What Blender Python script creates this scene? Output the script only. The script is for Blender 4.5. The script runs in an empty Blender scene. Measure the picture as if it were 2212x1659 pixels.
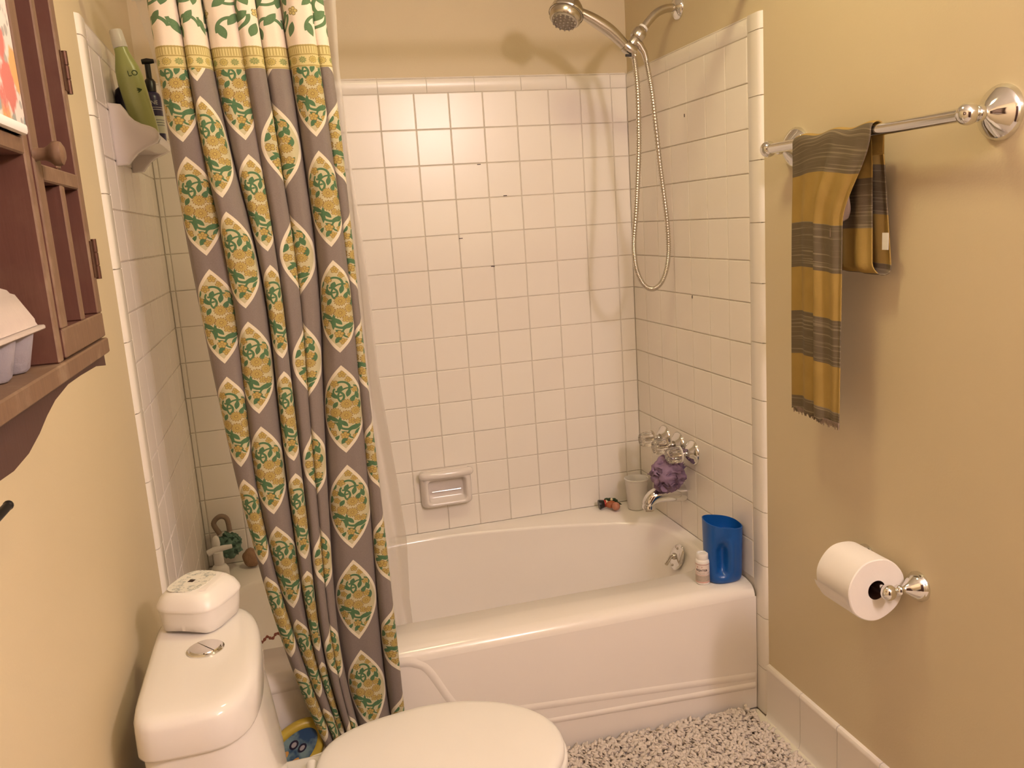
import bpy, bmesh, math, random
from mathutils import Vector, Matrix, Quaternion, noise as mnoise

random.seed(7)
S = bpy.context.scene
COL = S.collection
PI = math.pi

# ------------------------------------------------------------------ camera
cam_d = bpy.data.cameras.new('camera')
cam_d.sensor_fit = 'HORIZONTAL'
cam_d.sensor_width = 36.0
cam_d.lens = 36.0 * 1835.09 / 2212.0
cam_d.clip_start = 0.02
cam = bpy.data.objects.new('camera', cam_d)
COL.objects.link(cam)
cam.location = (0.3285, -2.7278, 1.4033)
cam.rotation_euler = (1.38108460, 0.06545079, -0.26867464)
S.camera = cam

# ------------------------------------------------------------------ world, lamps, exposure
world = bpy.data.worlds.new('world')
S.world = world
world.use_nodes = True
world.node_tree.nodes['Background'].inputs[0].default_value = (1.0, 0.78, 0.55, 1)
world.node_tree.nodes['Background'].inputs[1].default_value = 0.05
S.view_settings.view_transform = 'Standard'
S.view_settings.look = 'None'
S.view_settings.gamma = 1.0
S.view_settings.use_curve_mapping = False
S.view_settings.exposure = 0.42


def lamp(name, kind, loc, energy, color, size=0.1, rot=(0, 0, 0)):
    d = bpy.data.lights.new(name, kind)
    d.energy = energy
    d.color = color
    if kind == 'AREA':
        d.shape = 'DISK'
        d.size = size
    else:
        d.shadow_soft_size = size
    o = bpy.data.objects.new(name, d)
    COL.objects.link(o)
    o.location = loc
    o.rotation_euler = rot
    return o


lamp('ceiling_lamp_light', 'AREA', (0.85, -1.22, 2.405), 5.4, (1.0, 0.87, 0.48), 0.26)
for vy in (-2.72, -2.88, -3.04):
    lamp('vanity_bulb_light', 'POINT', (1.37, vy, 2.04), 15.6, (1.0, 0.85, 0.88), 0.08)


# ------------------------------------------------------------------ materials
def lin(c):
    c = c / 255.0
    return c / 12.92 if c <= 0.04045 else ((c + 0.055) / 1.055) ** 2.4


def rgb(r, g, b):
    return (lin(r), lin(g), lin(b), 1.0)


class NT:
    """small node-tree writer"""

    def __init__(self, m):
        m.use_nodes = True
        self.t = m.node_tree
        self.n = self.t.nodes
        self.l = self.t.links
        self.bsdf = self.n['Principled BSDF']

    def new(self, typ, **kw):
        nd = self.n.new(typ)
        for k, v in kw.items():
            setattr(nd, k, v)
        return nd

    def put(self, sock, v):
        if hasattr(v, 'is_output'):
            self.l.new(v, sock)
        else:
            sock.default_value = v

    def m(self, op, a, b=0.0, c=None):
        nd = self.new('ShaderNodeMath', operation=op)
        self.put(nd.inputs[0], a)
        self.put(nd.inputs[1], b)
        if c is not None:
            self.put(nd.inputs[2], c)
        return nd.outputs[0]

    def mix(self, fac, a, b, blend='MIX'):
        nd = self.new('ShaderNodeMix', data_type='RGBA', blend_type=blend)
        self.put(nd.inputs[0], fac)
        self.put(nd.inputs[6], a)
        self.put(nd.inputs[7], b)
        return nd.outputs[2]

    def noise(self, vec=None, scale=10, detail=2, rough=0.5, out=0):
        nd = self.new('ShaderNodeTexNoise')
        if vec is not None:
            self.l.new(vec, nd.inputs['Vector'])
        nd.inputs['Scale'].default_value = scale
        nd.inputs['Detail'].default_value = detail
        nd.inputs['Roughness'].default_value = rough
        return nd.outputs[out]

    def coord(self, which='Object'):
        return self.new('ShaderNodeTexCoord').outputs[which]

    def bump(self, h, strength=0.2, dist=0.002):
        nd = self.new('ShaderNodeBump')
        nd.inputs['Strength'].default_value = strength
        nd.inputs['Distance'].default_value = dist
        self.l.new(h, nd.inputs['Height'])
        self.l.new(nd.outputs[0], self.bsdf.inputs['Normal'])

    def sep(self, v):
        nd = self.new('ShaderNodeSeparateXYZ')
        self.l.new(v, nd.inputs[0])
        return nd.outputs

    def comb(self, x, y, z=0.0):
        nd = self.new('ShaderNodeCombineXYZ')
        self.put(nd.inputs[0], x)
        self.put(nd.inputs[1], y)
        self.put(nd.inputs[2], z)
        return nd.outputs[0]


def mat(name, col, rough=0.5, metal=0.0, var=0.06, nscale=12.0, bump=0.0, bscale=60.0, coat=0.0, spec=None, sss=0.0):
    m = bpy.data.materials.new(name)
    t = NT(m)
    b = t.bsdf
    b.inputs['Roughness'].default_value = rough
    b.inputs['Metallic'].default_value = metal
    if coat:
        b.inputs['Coat Weight'].default_value = coat
        b.inputs['Coat Roughness'].default_value = 0.08
    if spec is not None:
        b.inputs['Specular IOR Level'].default_value = spec
    v = t.coord()
    n = t.noise(v, nscale, 3)
    dark = tuple(c * (1 - var) for c in col[:3]) + (1,)
    lite = tuple(min(1, c * (1 + var)) for c in col[:3]) + (1,)
    t.l.new(t.mix(n, dark, lite), b.inputs['Base Color'])
    if bump:
        t.bump(t.noise(v, bscale, 4), bump)
    return m


WALL = (0.65, 0.54, 0.35, 1)
M = {}
M['paint'] = mat('beige_wall_paint', WALL, 0.55, 0, 0.03, 3.0, 0.12, 220.0)
M['ceiling'] = mat('white_ceiling_paint', (0.8, 0.77, 0.7, 1), 0.8)
M['grout'] = mat('grout', (0.66, 0.59, 0.51, 1), 0.85, 0, 0.25, 25.0, 0.2, 300)
M['floor'] = mat('cream_floor_tile', (0.82, 0.76, 0.60, 1), 0.35)
M['porcelain'] = mat('white_porcelain', (0.79, 0.745, 0.70, 1), 0.10, 0, 0.01, 6.0, spec=0.5)
M['tub'] = mat('white_tub_enamel', (0.90, 0.835, 0.775, 1), 0.16, 0, 0.015, 4.0)
M['ceramic'] = mat('pinkish_white_ceramic', (0.82, 0.745, 0.70, 1), 0.14, 0, 0.02)
M['white_plastic'] = mat('white_plastic', (0.83, 0.785, 0.74, 1), 0.32, 0, 0.01)
M['chrome'] = mat('chrome', (0.78, 0.77, 0.75, 1), 0.07, 1.0, 0.03)
M['satin'] = mat('brushed_nickel', (0.60, 0.55, 0.48, 1), 0.24, 1.0, 0.05)
M['rubber'] = mat('grey_nozzle_rubber', (0.33, 0.28, 0.23, 1), 0.6)
M['black'] = mat('black_plastic', (0.012, 0.010, 0.010, 1), 0.35)
M['red_wood'] = mat('dark_red_brown_wood', (0.125, 0.046, 0.028, 1), 0.5)
M['worn_wood'] = mat('worn_brown_wood', (0.26, 0.15, 0.075, 1), 0.6)
M['hinge'] = mat('rusty_hinge_metal', (0.10, 0.045, 0.025, 1), 0.5, 0.6, 0.3, 80)
M['carton'] = mat('grey_egg_carton', (0.50, 0.42, 0.36, 1), 0.9, 0, 0.06, 40, 0.4, 200)
M['carton_cup'] = mat('blue_grey_carton_cup', (0.30, 0.27, 0.29, 1), 0.9, 0, 0.06, 40, 0.4, 200)
M['blue'] = mat('blue_plastic', (0.006, 0.085, 0.34, 1), 0.28, 0, 0.08, 10)
M['purple'] = mat('purple_mesh', (0.29, 0.19, 0.29, 1), 0.8, 0, 0.25, 60, 0.5, 300)
M['teal'] = mat('teal_mesh', (0.13, 0.22, 0.17, 1), 0.8, 0, 0.3, 60, 0.5, 300)
M['sponge'] = mat('brown_sponge', (0.34, 0.20, 0.12, 1), 0.95, 0, 0.2, 60, 0.6, 200)
M['paper'] = mat('white_paper', (0.86, 0.80, 0.74, 1), 0.9, 0, 0.02, 30, 0.15, 150)
M['cardboard'] = mat('cardboard_core', (0.06, 0.022, 0.016, 1), 0.9)
M['green_bottle'] = mat('light_green_plastic', (0.43, 0.47, 0.17, 1), 0.3, 0, 0.04)
M['navy'] = mat('dark_navy_plastic', (0.017, 0.013, 0.035, 1), 0.25)
M['violet'] = mat('dark_violet_plastic', (0.03, 0.022, 0.075, 1), 0.3)
M['text_green'] = mat('dark_green_print', (0.05, 0.09, 0.02, 1), 0.5)
M['text_white'] = mat('pale_print', (0.55, 0.5, 0.5, 1), 0.5)
M['text_dark'] = mat('dark_print', (0.03, 0.012, 0.008, 1), 0.6)
M['text_red'] = mat('red_print', (0.45, 0.10, 0.07, 1), 0.6)
M['red'] = mat('red_plastic', (0.42, 0.02, 0.01, 1), 0.4)
M['orange'] = mat('orange_brown_plastic', (0.36, 0.10, 0.035, 1), 0.45)
M['peach'] = mat('peach_plastic', (0.50, 0.20, 0.12, 1), 0.5)
M['leaf'] = mat('dark_green_plastic', (0.02, 0.045, 0.012, 1), 0.5)
M['cream'] = mat('cream_plastic', (0.75, 0.65, 0.4, 1), 0.5)
M['yellow'] = mat('yellow_plastic', (0.50, 0.36, 0.045, 1), 0.35)
M['pink'] = mat('pink_cord', (0.45, 0.17, 0.13, 1), 0.8)
M['rug_back'] = mat('rug_backing', (0.35, 0.28, 0.24, 1), 0.95)
M['label_white'] = mat('pale_label', (0.62, 0.62, 0.50, 1), 0.6)
M['tag_white'] = mat('white_care_label', (0.8, 0.76, 0.7, 1), 0.8)


def tile_material():
    m = bpy.data.materials.new('glazed_wall_tile')
    t = NT(m)
    b = t.bsdf
    info = t.new('ShaderNodeObjectInfo')
    ramp = t.mix(info.outputs['Random'], (0.875, 0.80, 0.725, 1), (0.91, 0.85, 0.775, 1))
    n = t.noise(t.coord('Generated'), 2.0, 2)
    t.l.new(t.mix(n, ramp, (0.895, 0.83, 0.755, 1)), b.inputs['Base Color'])
    b.inputs['Roughness'].default_value = 0.27
    return m


M['tile'] = tile_material()


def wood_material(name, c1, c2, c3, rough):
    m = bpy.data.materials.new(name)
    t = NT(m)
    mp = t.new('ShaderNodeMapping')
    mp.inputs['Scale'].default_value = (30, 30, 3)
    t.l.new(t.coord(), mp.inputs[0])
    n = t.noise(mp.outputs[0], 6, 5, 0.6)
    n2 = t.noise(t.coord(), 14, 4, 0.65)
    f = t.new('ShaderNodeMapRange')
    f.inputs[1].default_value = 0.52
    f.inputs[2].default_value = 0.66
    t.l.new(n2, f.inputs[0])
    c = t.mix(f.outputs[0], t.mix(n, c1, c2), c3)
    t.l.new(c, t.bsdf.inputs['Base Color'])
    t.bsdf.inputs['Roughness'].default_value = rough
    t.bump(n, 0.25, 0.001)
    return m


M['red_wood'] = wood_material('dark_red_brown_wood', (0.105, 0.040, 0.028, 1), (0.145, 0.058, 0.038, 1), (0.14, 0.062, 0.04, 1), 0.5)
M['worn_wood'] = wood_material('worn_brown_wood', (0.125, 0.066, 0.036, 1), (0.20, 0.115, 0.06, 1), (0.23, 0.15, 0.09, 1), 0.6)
M['dark_wood'] = wood_material('shaded_apron_wood', (0.055, 0.022, 0.017, 1), (0.075, 0.03, 0.022, 1), (0.06, 0.025, 0.02, 1), 0.6)  # shade under the cabinet's bottom board put into the apron colour


def glass_material(name, col, rough=0.05):
    m = bpy.data.materials.new(name)
    t = NT(m)
    b = t.bsdf
    n = t.noise(t.coord(), 20, 2)
    t.l.new(t.mix(n, col, tuple(c * 0.97 for c in col[:3]) + (1,)), b.inputs['Base Color'])
    b.inputs['Transmission Weight'].default_value = 1.0
    b.inputs['IOR'].default_value = 1.49
    b.inputs['Roughness'].default_value = rough
    return m


M['acrylic'] = glass_material('clear_acrylic', (0.97, 0.95, 0.92, 1))


def liner_material():
    m = bpy.data.materials.new('frosted_vinyl_liner')
    t = NT(m)
    b = t.bsdf
    n = t.noise(t.coord(), 8, 2)
    t.l.new(t.mix(n, (0.80, 0.74, 0.68, 1), (0.86, 0.80, 0.73, 1)), b.inputs['Base Color'])
    b.inputs['Roughness'].default_value = 0.35
    tr = t.new('ShaderNodeBsdfTransparent')
    tl = t.new('ShaderNodeBsdfTranslucent')
    tl.inputs[0].default_value = (0.9, 0.85, 0.78, 1)
    a1 = t.new('ShaderNodeMixShader')
    a1.inputs[0].default_value = 0.4
    t.l.new(b.outputs[0], a1.inputs[1])
    t.l.new(tl.outputs[0], a1.inputs[2])
    a2 = t.new('ShaderNodeMixShader')
    a2.inputs[0].default_value = 0.50
    t.l.new(a1.outputs[0], a2.inputs[1])
    t.l.new(tr.outputs[0], a2.inputs[2])
    t.l.new(a2.outputs[0], t.n['Material Output'].inputs[0])
    return m


M['liner'] = liner_material()


def towel_material():
    m = bpy.data.materials.new('striped_cotton')
    t = NT(m)
    uv = t.new('ShaderNodeUVMap').outputs[0]
    x, y, z = t.sep(uv)
    # y is metres down the cloth; stripe pitch 0.0965 m
    ph = t.m('FRACT', t.m('DIVIDE', y, 0.193))
    gray = t.m('LESS_THAN', ph, 0.5)
    fine = t.noise(t.comb(t.m('MULTIPLY', x, 2.0), t.m('MULTIPLY', y, 240.0)), 1.0, 3, 0.7)
    thread = t.new('ShaderNodeMapRange')
    thread.inputs[1].default_value = 0.54
    thread.inputs[2].default_value = 0.64
    t.l.new(fine, thread.inputs[0])
    g = t.mix(thread.outputs[0], (0.135, 0.10, 0.06, 1), (0.27, 0.21, 0.13, 1))
    # pale thread lines gather inside the grey band
    yn = t.noise(t.coord(), 25, 2)
    yl = t.mix(yn, (0.31, 0.19, 0.043, 1), (0.40, 0.26, 0.07, 1))
    t.l.new(t.mix(gray, yl, g), t.bsdf.inputs['Base Color'])
    t.bsdf.inputs['Roughness'].default_value = 0.95
    t.bump(t.noise(t.coord(), 600, 2), 0.35, 0.001)
    return m


M['towel'] = towel_material()
M['towel_dark'] = mat('grey_brown_cotton', (0.28, 0.20, 0.15, 1), 0.95, 0, 0.15, 60, 0.3, 400)  # plain grey-brown for the tucked edge, fringe and puff loop


def rug_material():
    m = bpy.data.materials.new('taupe_chenille')
    t = NT(m)
    n = t.noise(t.coord(), 30, 3, 0.7)
    n2 = t.noise(t.coord(), 5, 2)
    c = t.mix(n, (0.62, 0.53, 0.46, 1), (0.82, 0.73, 0.65, 1))
    c = t.mix(t.m('MULTIPLY', n2, 0.5), c, (0.70, 0.61, 0.54, 1))
    t.l.new(c, t.bsdf.inputs['Base Color'])
    t.bsdf.inputs['Roughness'].default_value = 0.95
    return m


M['rug'] = rug_material()


def floral_card_material():
    m = bpy.data.materials.new('floral_print_paper')
    t = NT(m)
    v = t.coord('Object')

    def blobs(scale, lo, hi, seed):
        mp = t.new('ShaderNodeMapping')
        mp.inputs['Location'].default_value = (seed, seed * 2.0, seed * 3.0)
        t.l.new(v, mp.inputs[0])
        vo = t.new('ShaderNodeTexVoronoi')
        vo.inputs['Scale'].default_value = scale
        t.l.new(mp.outputs[0], vo.inputs['Vector'])
        r = t.new('ShaderNodeMapRange')
        r.inputs[1].default_value = hi
        r.inputs[2].default_value = lo
        t.l.new(t.m('ADD', vo.outputs['Distance'], t.m('MULTIPLY', t.noise(v, 120, 3), 0.25)), r.inputs[0])
        return r.outputs[0]

    c = (0.80, 0.71, 0.64, 1)
    c = t.mix(blobs(70, 0.42, 0.48, 1.0), c, (0.42, 0.40, 0.36, 1))
    c = t.mix(blobs(34, 0.42, 0.48, 5.0), c, (0.33, 0.38, 0.36, 1))
    c = t.mix(blobs(22, 0.46, 0.56, 2.0), c, (0.75, 0.42, 0.16, 1))
    c = t.mix(blobs(20, 0.46, 0.56, 9.0), c, (0.66, 0.20, 0.17, 1))
    t.l.new(c, t.bsdf.inputs['Base Color'])
    t.bsdf.inputs['Roughness'].default_value = 0.6
    return m


M['floral'] = floral_card_material()


def wipes_label_material():
    m = bpy.data.materials.new('blue_grey_floral_label')
    t = NT(m)
    v = t.coord('Object')
    n = t.noise(v, 70, 5, 0.75)
    r = t.new('ShaderNodeMapRange')
    r.inputs[1].default_value = 0.50
    r.inputs[2].default_value = 0.60
    t.l.new(n, r.inputs[0])
    n2 = t.noise(v, 260, 2, 0.6)
    r2 = t.new('ShaderNodeMapRange')
    r2.inputs[1].default_value = 0.60
    r2.inputs[2].default_value = 0.66
    t.l.new(n2, r2.inputs[0])
    c = t.mix(r.outputs[0], (0.78, 0.74, 0.66, 1), (0.42, 0.44, 0.41, 1))
    c = t.mix(t.m('MULTIPLY', r2.outputs[0], r.outputs[0]), c, (0.12, 0.12, 0.11, 1))
    t.l.new(c, t.bsdf.inputs['Base Color'])
    t.bsdf.inputs['Roughness'].default_value = 0.45
    return m


M['wipes_label'] = wipes_label_material()


# ------------------------------------------------------------------ printed curtain cloth
CU0 = 0.0      # cloth u (m) of a medallion column centre, set below


def curtain_material(u0):
    m = bpy.data.materials.new('printed_curtain_cotton')
    t = NT(m)
    uv = t.new('ShaderNodeUVMap').outputs[0]
    u, v, _ = t.sep(uv)
    PU, PV = 0.113, 0.228
    cream = (0.74, 0.66, 0.50, 1)
    GRN = (0.042, 0.135, 0.04, 1)
    YEL = (0.46, 0.335, 0.07, 1)
    BRN = (0.25, 0.14, 0.02, 1)
    OLV = (0.20, 0.16, 0.03, 1)

    def local(P, cx, cy, ang, sx, sy):
        mp = t.new('ShaderNodeMapping', vector_type='TEXTURE')
        mp.inputs['Location'].default_value = (cx, cy, 0)
        mp.inputs['Rotation'].default_value = (0, 0, ang)
        mp.inputs['Scale'].default_value = (sx, sy, 1)
        t.l.new(P, mp.inputs[0])
        return mp.outputs[0]

    def axis(p, k):
        # one component of a vector (a dot product leaves no unused sockets behind)
        nd = t.new('ShaderNodeVectorMath', operation='DOT_PRODUCT')
        t.l.new(p, nd.inputs[0])
        nd.inputs[1].default_value = (1.0 - k, float(k), 0.0)
        return nd.outputs['Value']

    def leaf(P, cx, cy, ang, L, W):
        p = local(P, cx, cy, ang, L, W)
        x, y = axis(p, 0), axis(p, 1)
        return t.m('GREATER_THAN', t.m('SUBTRACT', t.m('SUBTRACT', 1.0, t.m('MULTIPLY', x, x)), t.m('ABSOLUTE', y)), 0.0)

    def arc(P, cx, cy, ang, R, w, span=0.0):
        p = local(P, cx, cy, ang, R, R)
        ln = t.new('ShaderNodeVectorMath', operation='LENGTH')
        t.l.new(p, ln.inputs[0])
        y = axis(p, 1)
        ring = t.m('LESS_THAN', t.m('ABSOLUTE', t.m('SUBTRACT', ln.outputs['Value'], 1.0)), w / R)
        return t.m('MULTIPLY', ring, t.m('GREATER_THAN', y, span))

    def daisy(P, cx, cy, R, n, a0=0.0):
        p = local(P, cx, cy, a0, R, R)
        ln = t.new('ShaderNodeVectorMath', operation='LENGTH')
        t.l.new(p, ln.inputs[0])
        r = ln.outputs['Value']
        x, y = axis(p, 0), axis(p, 1)
        th = t.m('ARCTAN2', y, x)
        pet = t.m('ABSOLUTE', t.m('COSINE', t.m('MULTIPLY', th, n / 2.0)))
        edge = t.m('ADD', 0.62, t.m('MULTIPLY', t.m('POWER', pet, 0.6), 0.38))
        body = t.m('LESS_THAN', r, edge)
        line = t.m('MULTIPLY', t.m('LESS_THAN', pet, 0.33), t.m('GREATER_THAN', r, 0.28))
        rim = t.m('GREATER_THAN', r, t.m('SUBTRACT', edge, 0.15))
        ctr = t.m('LESS_THAN', t.m('ABSOLUTE', t.m('SUBTRACT', r, 0.25)), 0.05)
        dark = t.m('MAXIMUM', t.m('MAXIMUM', line, rim), ctr)
        return body, dark

    def any_of(L):
        o = L[0]
        for k in L[1:]:
            o = t.m('MAXIMUM', o, k)
        return o

    # ---- medallion lattice (cm units inside a cell)
    uc = t.m('DIVIDE', t.m('SUBTRACT', u, u0), PU)
    col = t.m('FLOOR', t.m('ADD', uc, 0.5))
    lx = t.m('MULTIPLY', t.m('SUBTRACT', uc, col), PU * 100)
    odd = t.m('ABSOLUTE', t.m('MODULO', col, 2.0))
    vc = t.m('ADD', t.m('DIVIDE', t.m('SUBTRACT', v, 0.79), PV), t.m('MULTIPLY', odd, 0.5))
    row = t.m('FLOOR', t.m('ADD', vc, 0.5))
    ly = t.m('MULTIPLY', t.m('SUBTRACT', vc, row), PV * 100)
    P = t.comb(lx, ly)

    def vesica(sx, sy):
        return t.m('LESS_THAN', t.m('ADD', t.m('ABSOLUTE', t.m('DIVIDE', lx, sx)), t.m('POWER', t.m('ABSOLUTE', t.m('DIVIDE', ly, sy)), 1.75)), 1.0)

    outer = vesica(4.6, 10.0)
    inner = vesica(4.1, 9.0)

    def q(px, py):
        return ((px - 440) / 71.0, (850 - py) / 71.0)

    green = None

    def acc_max(o, k):
        return k if o is None else t.m('MAXIMUM', o, k)
    for (px, py, a, L, W) in [(245, 505, 0.9, 0.75, 0.36), (185, 720, 1.2, 0.8, 0.4), (345, 770, 1.0, 0.7, 0.32), (440, 1075, -0.9, 0.8, 0.32),
                              (510, 585, 1.3, 0.8, 0.32), (555, 690, 1.1, 0.8, 0.35), (430, 1350, 1.0, 0.8, 0.35), (412, 520, 1.2, 0.7, 0.34),
                              (335, 620, -0.7, 0.9, 0.34), (225, 1170, 0.9, 0.6, 0.34), (335, 1310, 0.9, 0.7, 0.26), (520, 1450, 0.6, 0.7, 0.4),
                              (300, 990, -0.5, 1.2, 0.36), (570, 1150, 0.2, 1.1, 0.4), (600, 1230, 0.9, 0.8, 0.34), (385, 1080, 1.5, 1.4, 0.3),
                              (225, 1010, 0.6, 0.9, 0.3), (620, 640, 1.9, 0.8, 0.35), (650, 800, 1.5, 0.9, 0.35),
                              (455, 1240, -0.6, 0.8, 0.3)]:
        x, y = q(px, py)
        green = acc_max(green, leaf(P, x, y, a, L * 1.22, W * 1.35))
    for (px, py, a, R, w) in [(430, 500, -0.6, 1.35, 0.22), (520, 640, 0.8, 1.9, 0.17), (370, 640, -1.3, 1.2, 0.2), (480, 1050, 3.3, 1.7, 0.2),
                              (500, 1030, 3.3, 2.2, 0.14), (330, 1130, -0.4, 1.0, 0.17), (400, 560, 2.2, 1.0, 0.18), (560, 560, -1.6, 1.2, 0.15),
                              (560, 1250, 1.9, 1.1, 0.17)]:
        x, y = q(px, py)
        green = acc_max(green, arc(P, x, y, a, R, w, 0.1))
    fbody = fdark = None
    for (px, py, R, n, a) in [(480, 762, 1.15, 14, 0), (338, 893, 1.18, 14, 0.1), (470, 945, 1.18, 14, 0.2), (590, 885, 1.05, 14, 0.3),
                              (445, 285, 0.8, 5, 0.2), (345, 430, 0.85, 5, 0.9), (250, 605, 0.85, 5, 0.4), (275, 730, 0.75, 5, 0.1), (195, 865, 0.9, 5, 0.6),
                              (535, 1045, 0.75, 5, 0), (262, 1090, 0.95, 5, 0.3), (290, 1230, 0.85, 5, 0.7), (440, 1270, 0.85, 5, 0.2),
                              (485, 1385, 0.75, 5, 0.5), (575, 1300, 0.7, 5, 0), (520, 370, 0.7, 5, 0.8), (600, 760, 0.8, 5, 0.2), (610, 1060, 0.8, 5, 0.3), (590, 540, 0.7, 5, 0.5)]:
        x, y = q(px, py)
        f0, f1 = daisy(P, x, y, R * 0.98, n, a)
        fbody = acc_max(fbody, f0)
        fdark = acc_max(fdark, t.m('MULTIPLY', f0, f1))
    med = t.mix(green, (0.52, 0.46, 0.26, 1), GRN)
    med = t.mix(fbody, med, YEL)
    med = t.mix(fdark, med, BRN)
    med = t.mix(inner, cream, med)
    gn = t.noise(t.coord(), 9, 2)
    gray = t.mix(gn, (0.185, 0.143, 0.122, 1), (0.212, 0.165, 0.140, 1))
    field = t.mix(outer, gray, med)

    # ---- border band and ivy heading
    VB0, VB1 = 1.742, 1.785
    bx = t.m('MULTIPLY', t.m('SUBTRACT', t.m('FRACT', t.m('DIVIDE', u, 0.036)), 0.5), 3.6)
    by = t.m('MULTIPLY', t.m('SUBTRACT', v, 1.7555), 100.0)
    BP = t.comb(bx, by)
    b1, d1 = daisy(BP, -0.9, 0, 0.75, 12)
    b2, d2 = daisy(BP, 0.9, 0, 0.72, 9, 0.3)
    stripes = any_of([t.m('LESS_THAN', t.m('ABSOLUTE', t.m('SUBTRACT', by, k)), 0.13) for k in (-1.15, 1.05, 2.75)])
    dots = t.m('MULTIPLY', t.m('GREATER_THAN', by, 1.25), t.m('GREATER_THAN', t.m('SINE', t.m('MULTIPLY', u, 1400.0)), 0.1))
    band = t.mix(dots, (0.62, 0.52, 0.22, 1), (0.42, 0.33, 0.10, 1))
    band = t.mix(b1, band, (0.55, 0.42, 0.10, 1))
    band = t.mix(t.m('MULTIPLY', b1, d1), band, OLV)
    band = t.mix(b2, band, (0.20, 0.24, 0.07, 1))
    band = t.mix(t.m('MULTIPLY', b2, d2), band, (0.42, 0.38, 0.12, 1))
    band = t.mix(stripes, band, (0.36, 0.27, 0.07, 1))
    # heading cells of 12 cm x 15 cm
    hx = t.m('MULTIPLY', t.m('SUBTRACT', t.m('FRACT', t.m('DIVIDE', u, 0.125)), 0.5), 12.5)
    hy = t.m('MULTIPLY', t.m('SUBTRACT', v, 1.86), 100.0)
    HP = t.comb(hx, hy)
    hl = None
    for (x, y, a, L, W) in [(-4.6, -4.6, 1.9, 1.5, 0.75), (-2.6, -2.2, 0.9, 1.6, 0.7), (0.4, -3.9, -1.1, 1.6, 0.75), (2.6, -1.8, 0.7, 1.6, 0.8), (4.4, -4.4, 1.2, 1.5, 0.7),
                            (3.4, 1.6, 2.0, 1.5, 0.75), (-0.8, 1.4, 1.3, 1.5, 0.8), (-4.4, 1.0, 0.7, 1.6, 0.7), (0.8, 4.2, 0.6, 1.5, 0.7), (-3.2, 4.4, 2.2, 1.4, 0.7),
                            (4.8, 4.6, 1.0, 1.4, 0.7)]:
        hl = acc_max(hl, leaf(HP, x, y, a, L, W))
    for (x, y, a, R, w) in [(-3.0, -4.4, 0.2, 2.4, 0.3), (1.6, -1.8, 3.3, 2.3, 0.3), (4.4, 0.2, 1.0, 2.2, 0.28), (-3.0, 2.8, 3.6, 2.2, 0.28), (1.2, 3.0, 0.6, 2.0, 0.26)]:
        hl = acc_max(hl, arc(HP, x, y, a, R, w, 0.0))
    hb, hd = daisy(HP, -5.0, 3.2, 1.0, 5)
    hb2, hd2 = daisy(HP, 5.2, -1.0, 0.9, 5)
    head = t.mix(hl, (0.80, 0.69, 0.56, 1), (0.075, 0.165, 0.055, 1))
    head = t.mix(t.m('MAXIMUM', hb, hb2), head, (0.58, 0.45, 0.16, 1))
    head = t.mix(t.m('MAXIMUM', t.m('MULTIPLY', hb, hd), t.m('MULTIPLY', hb2, hd2)), head, OLV)

    c = t.mix(t.m('GREATER_THAN', v, VB0), field, band)
    c = t.mix(t.m('GREATER_THAN', v, VB1), c, head)
    weave = t.noise(t.coord(), 500, 2)
    c = t.mix(0.06, c, t.mix(weave, (0, 0, 0, 1), (1, 1, 1, 1)))
    t.l.new(c, t.bsdf.inputs['Base Color'])
    t.bsdf.inputs['Roughness'].default_value = 0.8
    t.bsdf.inputs['Sheen Weight'].default_value = 0.1
    t.bump(weave, 0.1, 0.0005)
    return m


# ------------------------------------------------------------------ mesh helpers
def link(name, me, material=None, parent=None, smooth=True, angle=40):
    if isinstance(me, bmesh.types.BMesh):
        bm = me
        me = bpy.data.meshes.new(name)
        bm.to_mesh(me)
        bm.free()
    if material is not None and not me.materials:
        if isinstance(material, (list, tuple)):
            for k in material:
                me.materials.append(k)
        else:
            me.materials.append(material)
    if smooth:
        for p in me.polygons:
            p.use_smooth = True
        me.set_sharp_from_angle(angle=math.radians(angle))
    o = bpy.data.objects.new(name, me)
    COL.objects.link(o)
    if parent is not None:
        o.parent = parent
        o.matrix_parent_inverse = Matrix.Translation(parent.location).inverted()
    return o


def tag(o, label=None, cat=None, group=None, kind=None):
    if label:
        o['label'] = label
    if cat:
        o['category'] = cat
    if group:
        o['group'] = group
    if kind:
        o['kind'] = kind
    return o


def empty(name, loc, label, cat, group=None):
    o = bpy.data.objects.new(name, None)
    o.empty_display_size = 0.05
    COL.objects.link(o)
    o.location = loc
    return tag(o, label, cat, group)


def box(x0, x1, y0, y1, z0, z1, bevel=0.0, seg=2, bm=None):
    own = bm is None
    if own:
        bm = bmesh.new()
    r = bmesh.ops.create_cube(bm, size=1.0)
    for v in r['verts']:
        v.co = Vector(((x0 + x1) / 2 + v.co.x * (x1 - x0), (y0 + y1) / 2 + v.co.y * (y1 - y0), (z0 + z1) / 2 + v.co.z * (z1 - z0)))
    if bevel > 0:
        es = list({e for v in r['verts'] for e in v.link_edges})
        bmesh.ops.bevel(bm, geom=es, offset=bevel, segments=seg, affect='EDGES', profile=0.5)
    return bm


def frame_of(axis):
    return Vector((0, 0, 1)).rotation_difference(Vector(axis).normalized())


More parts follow.
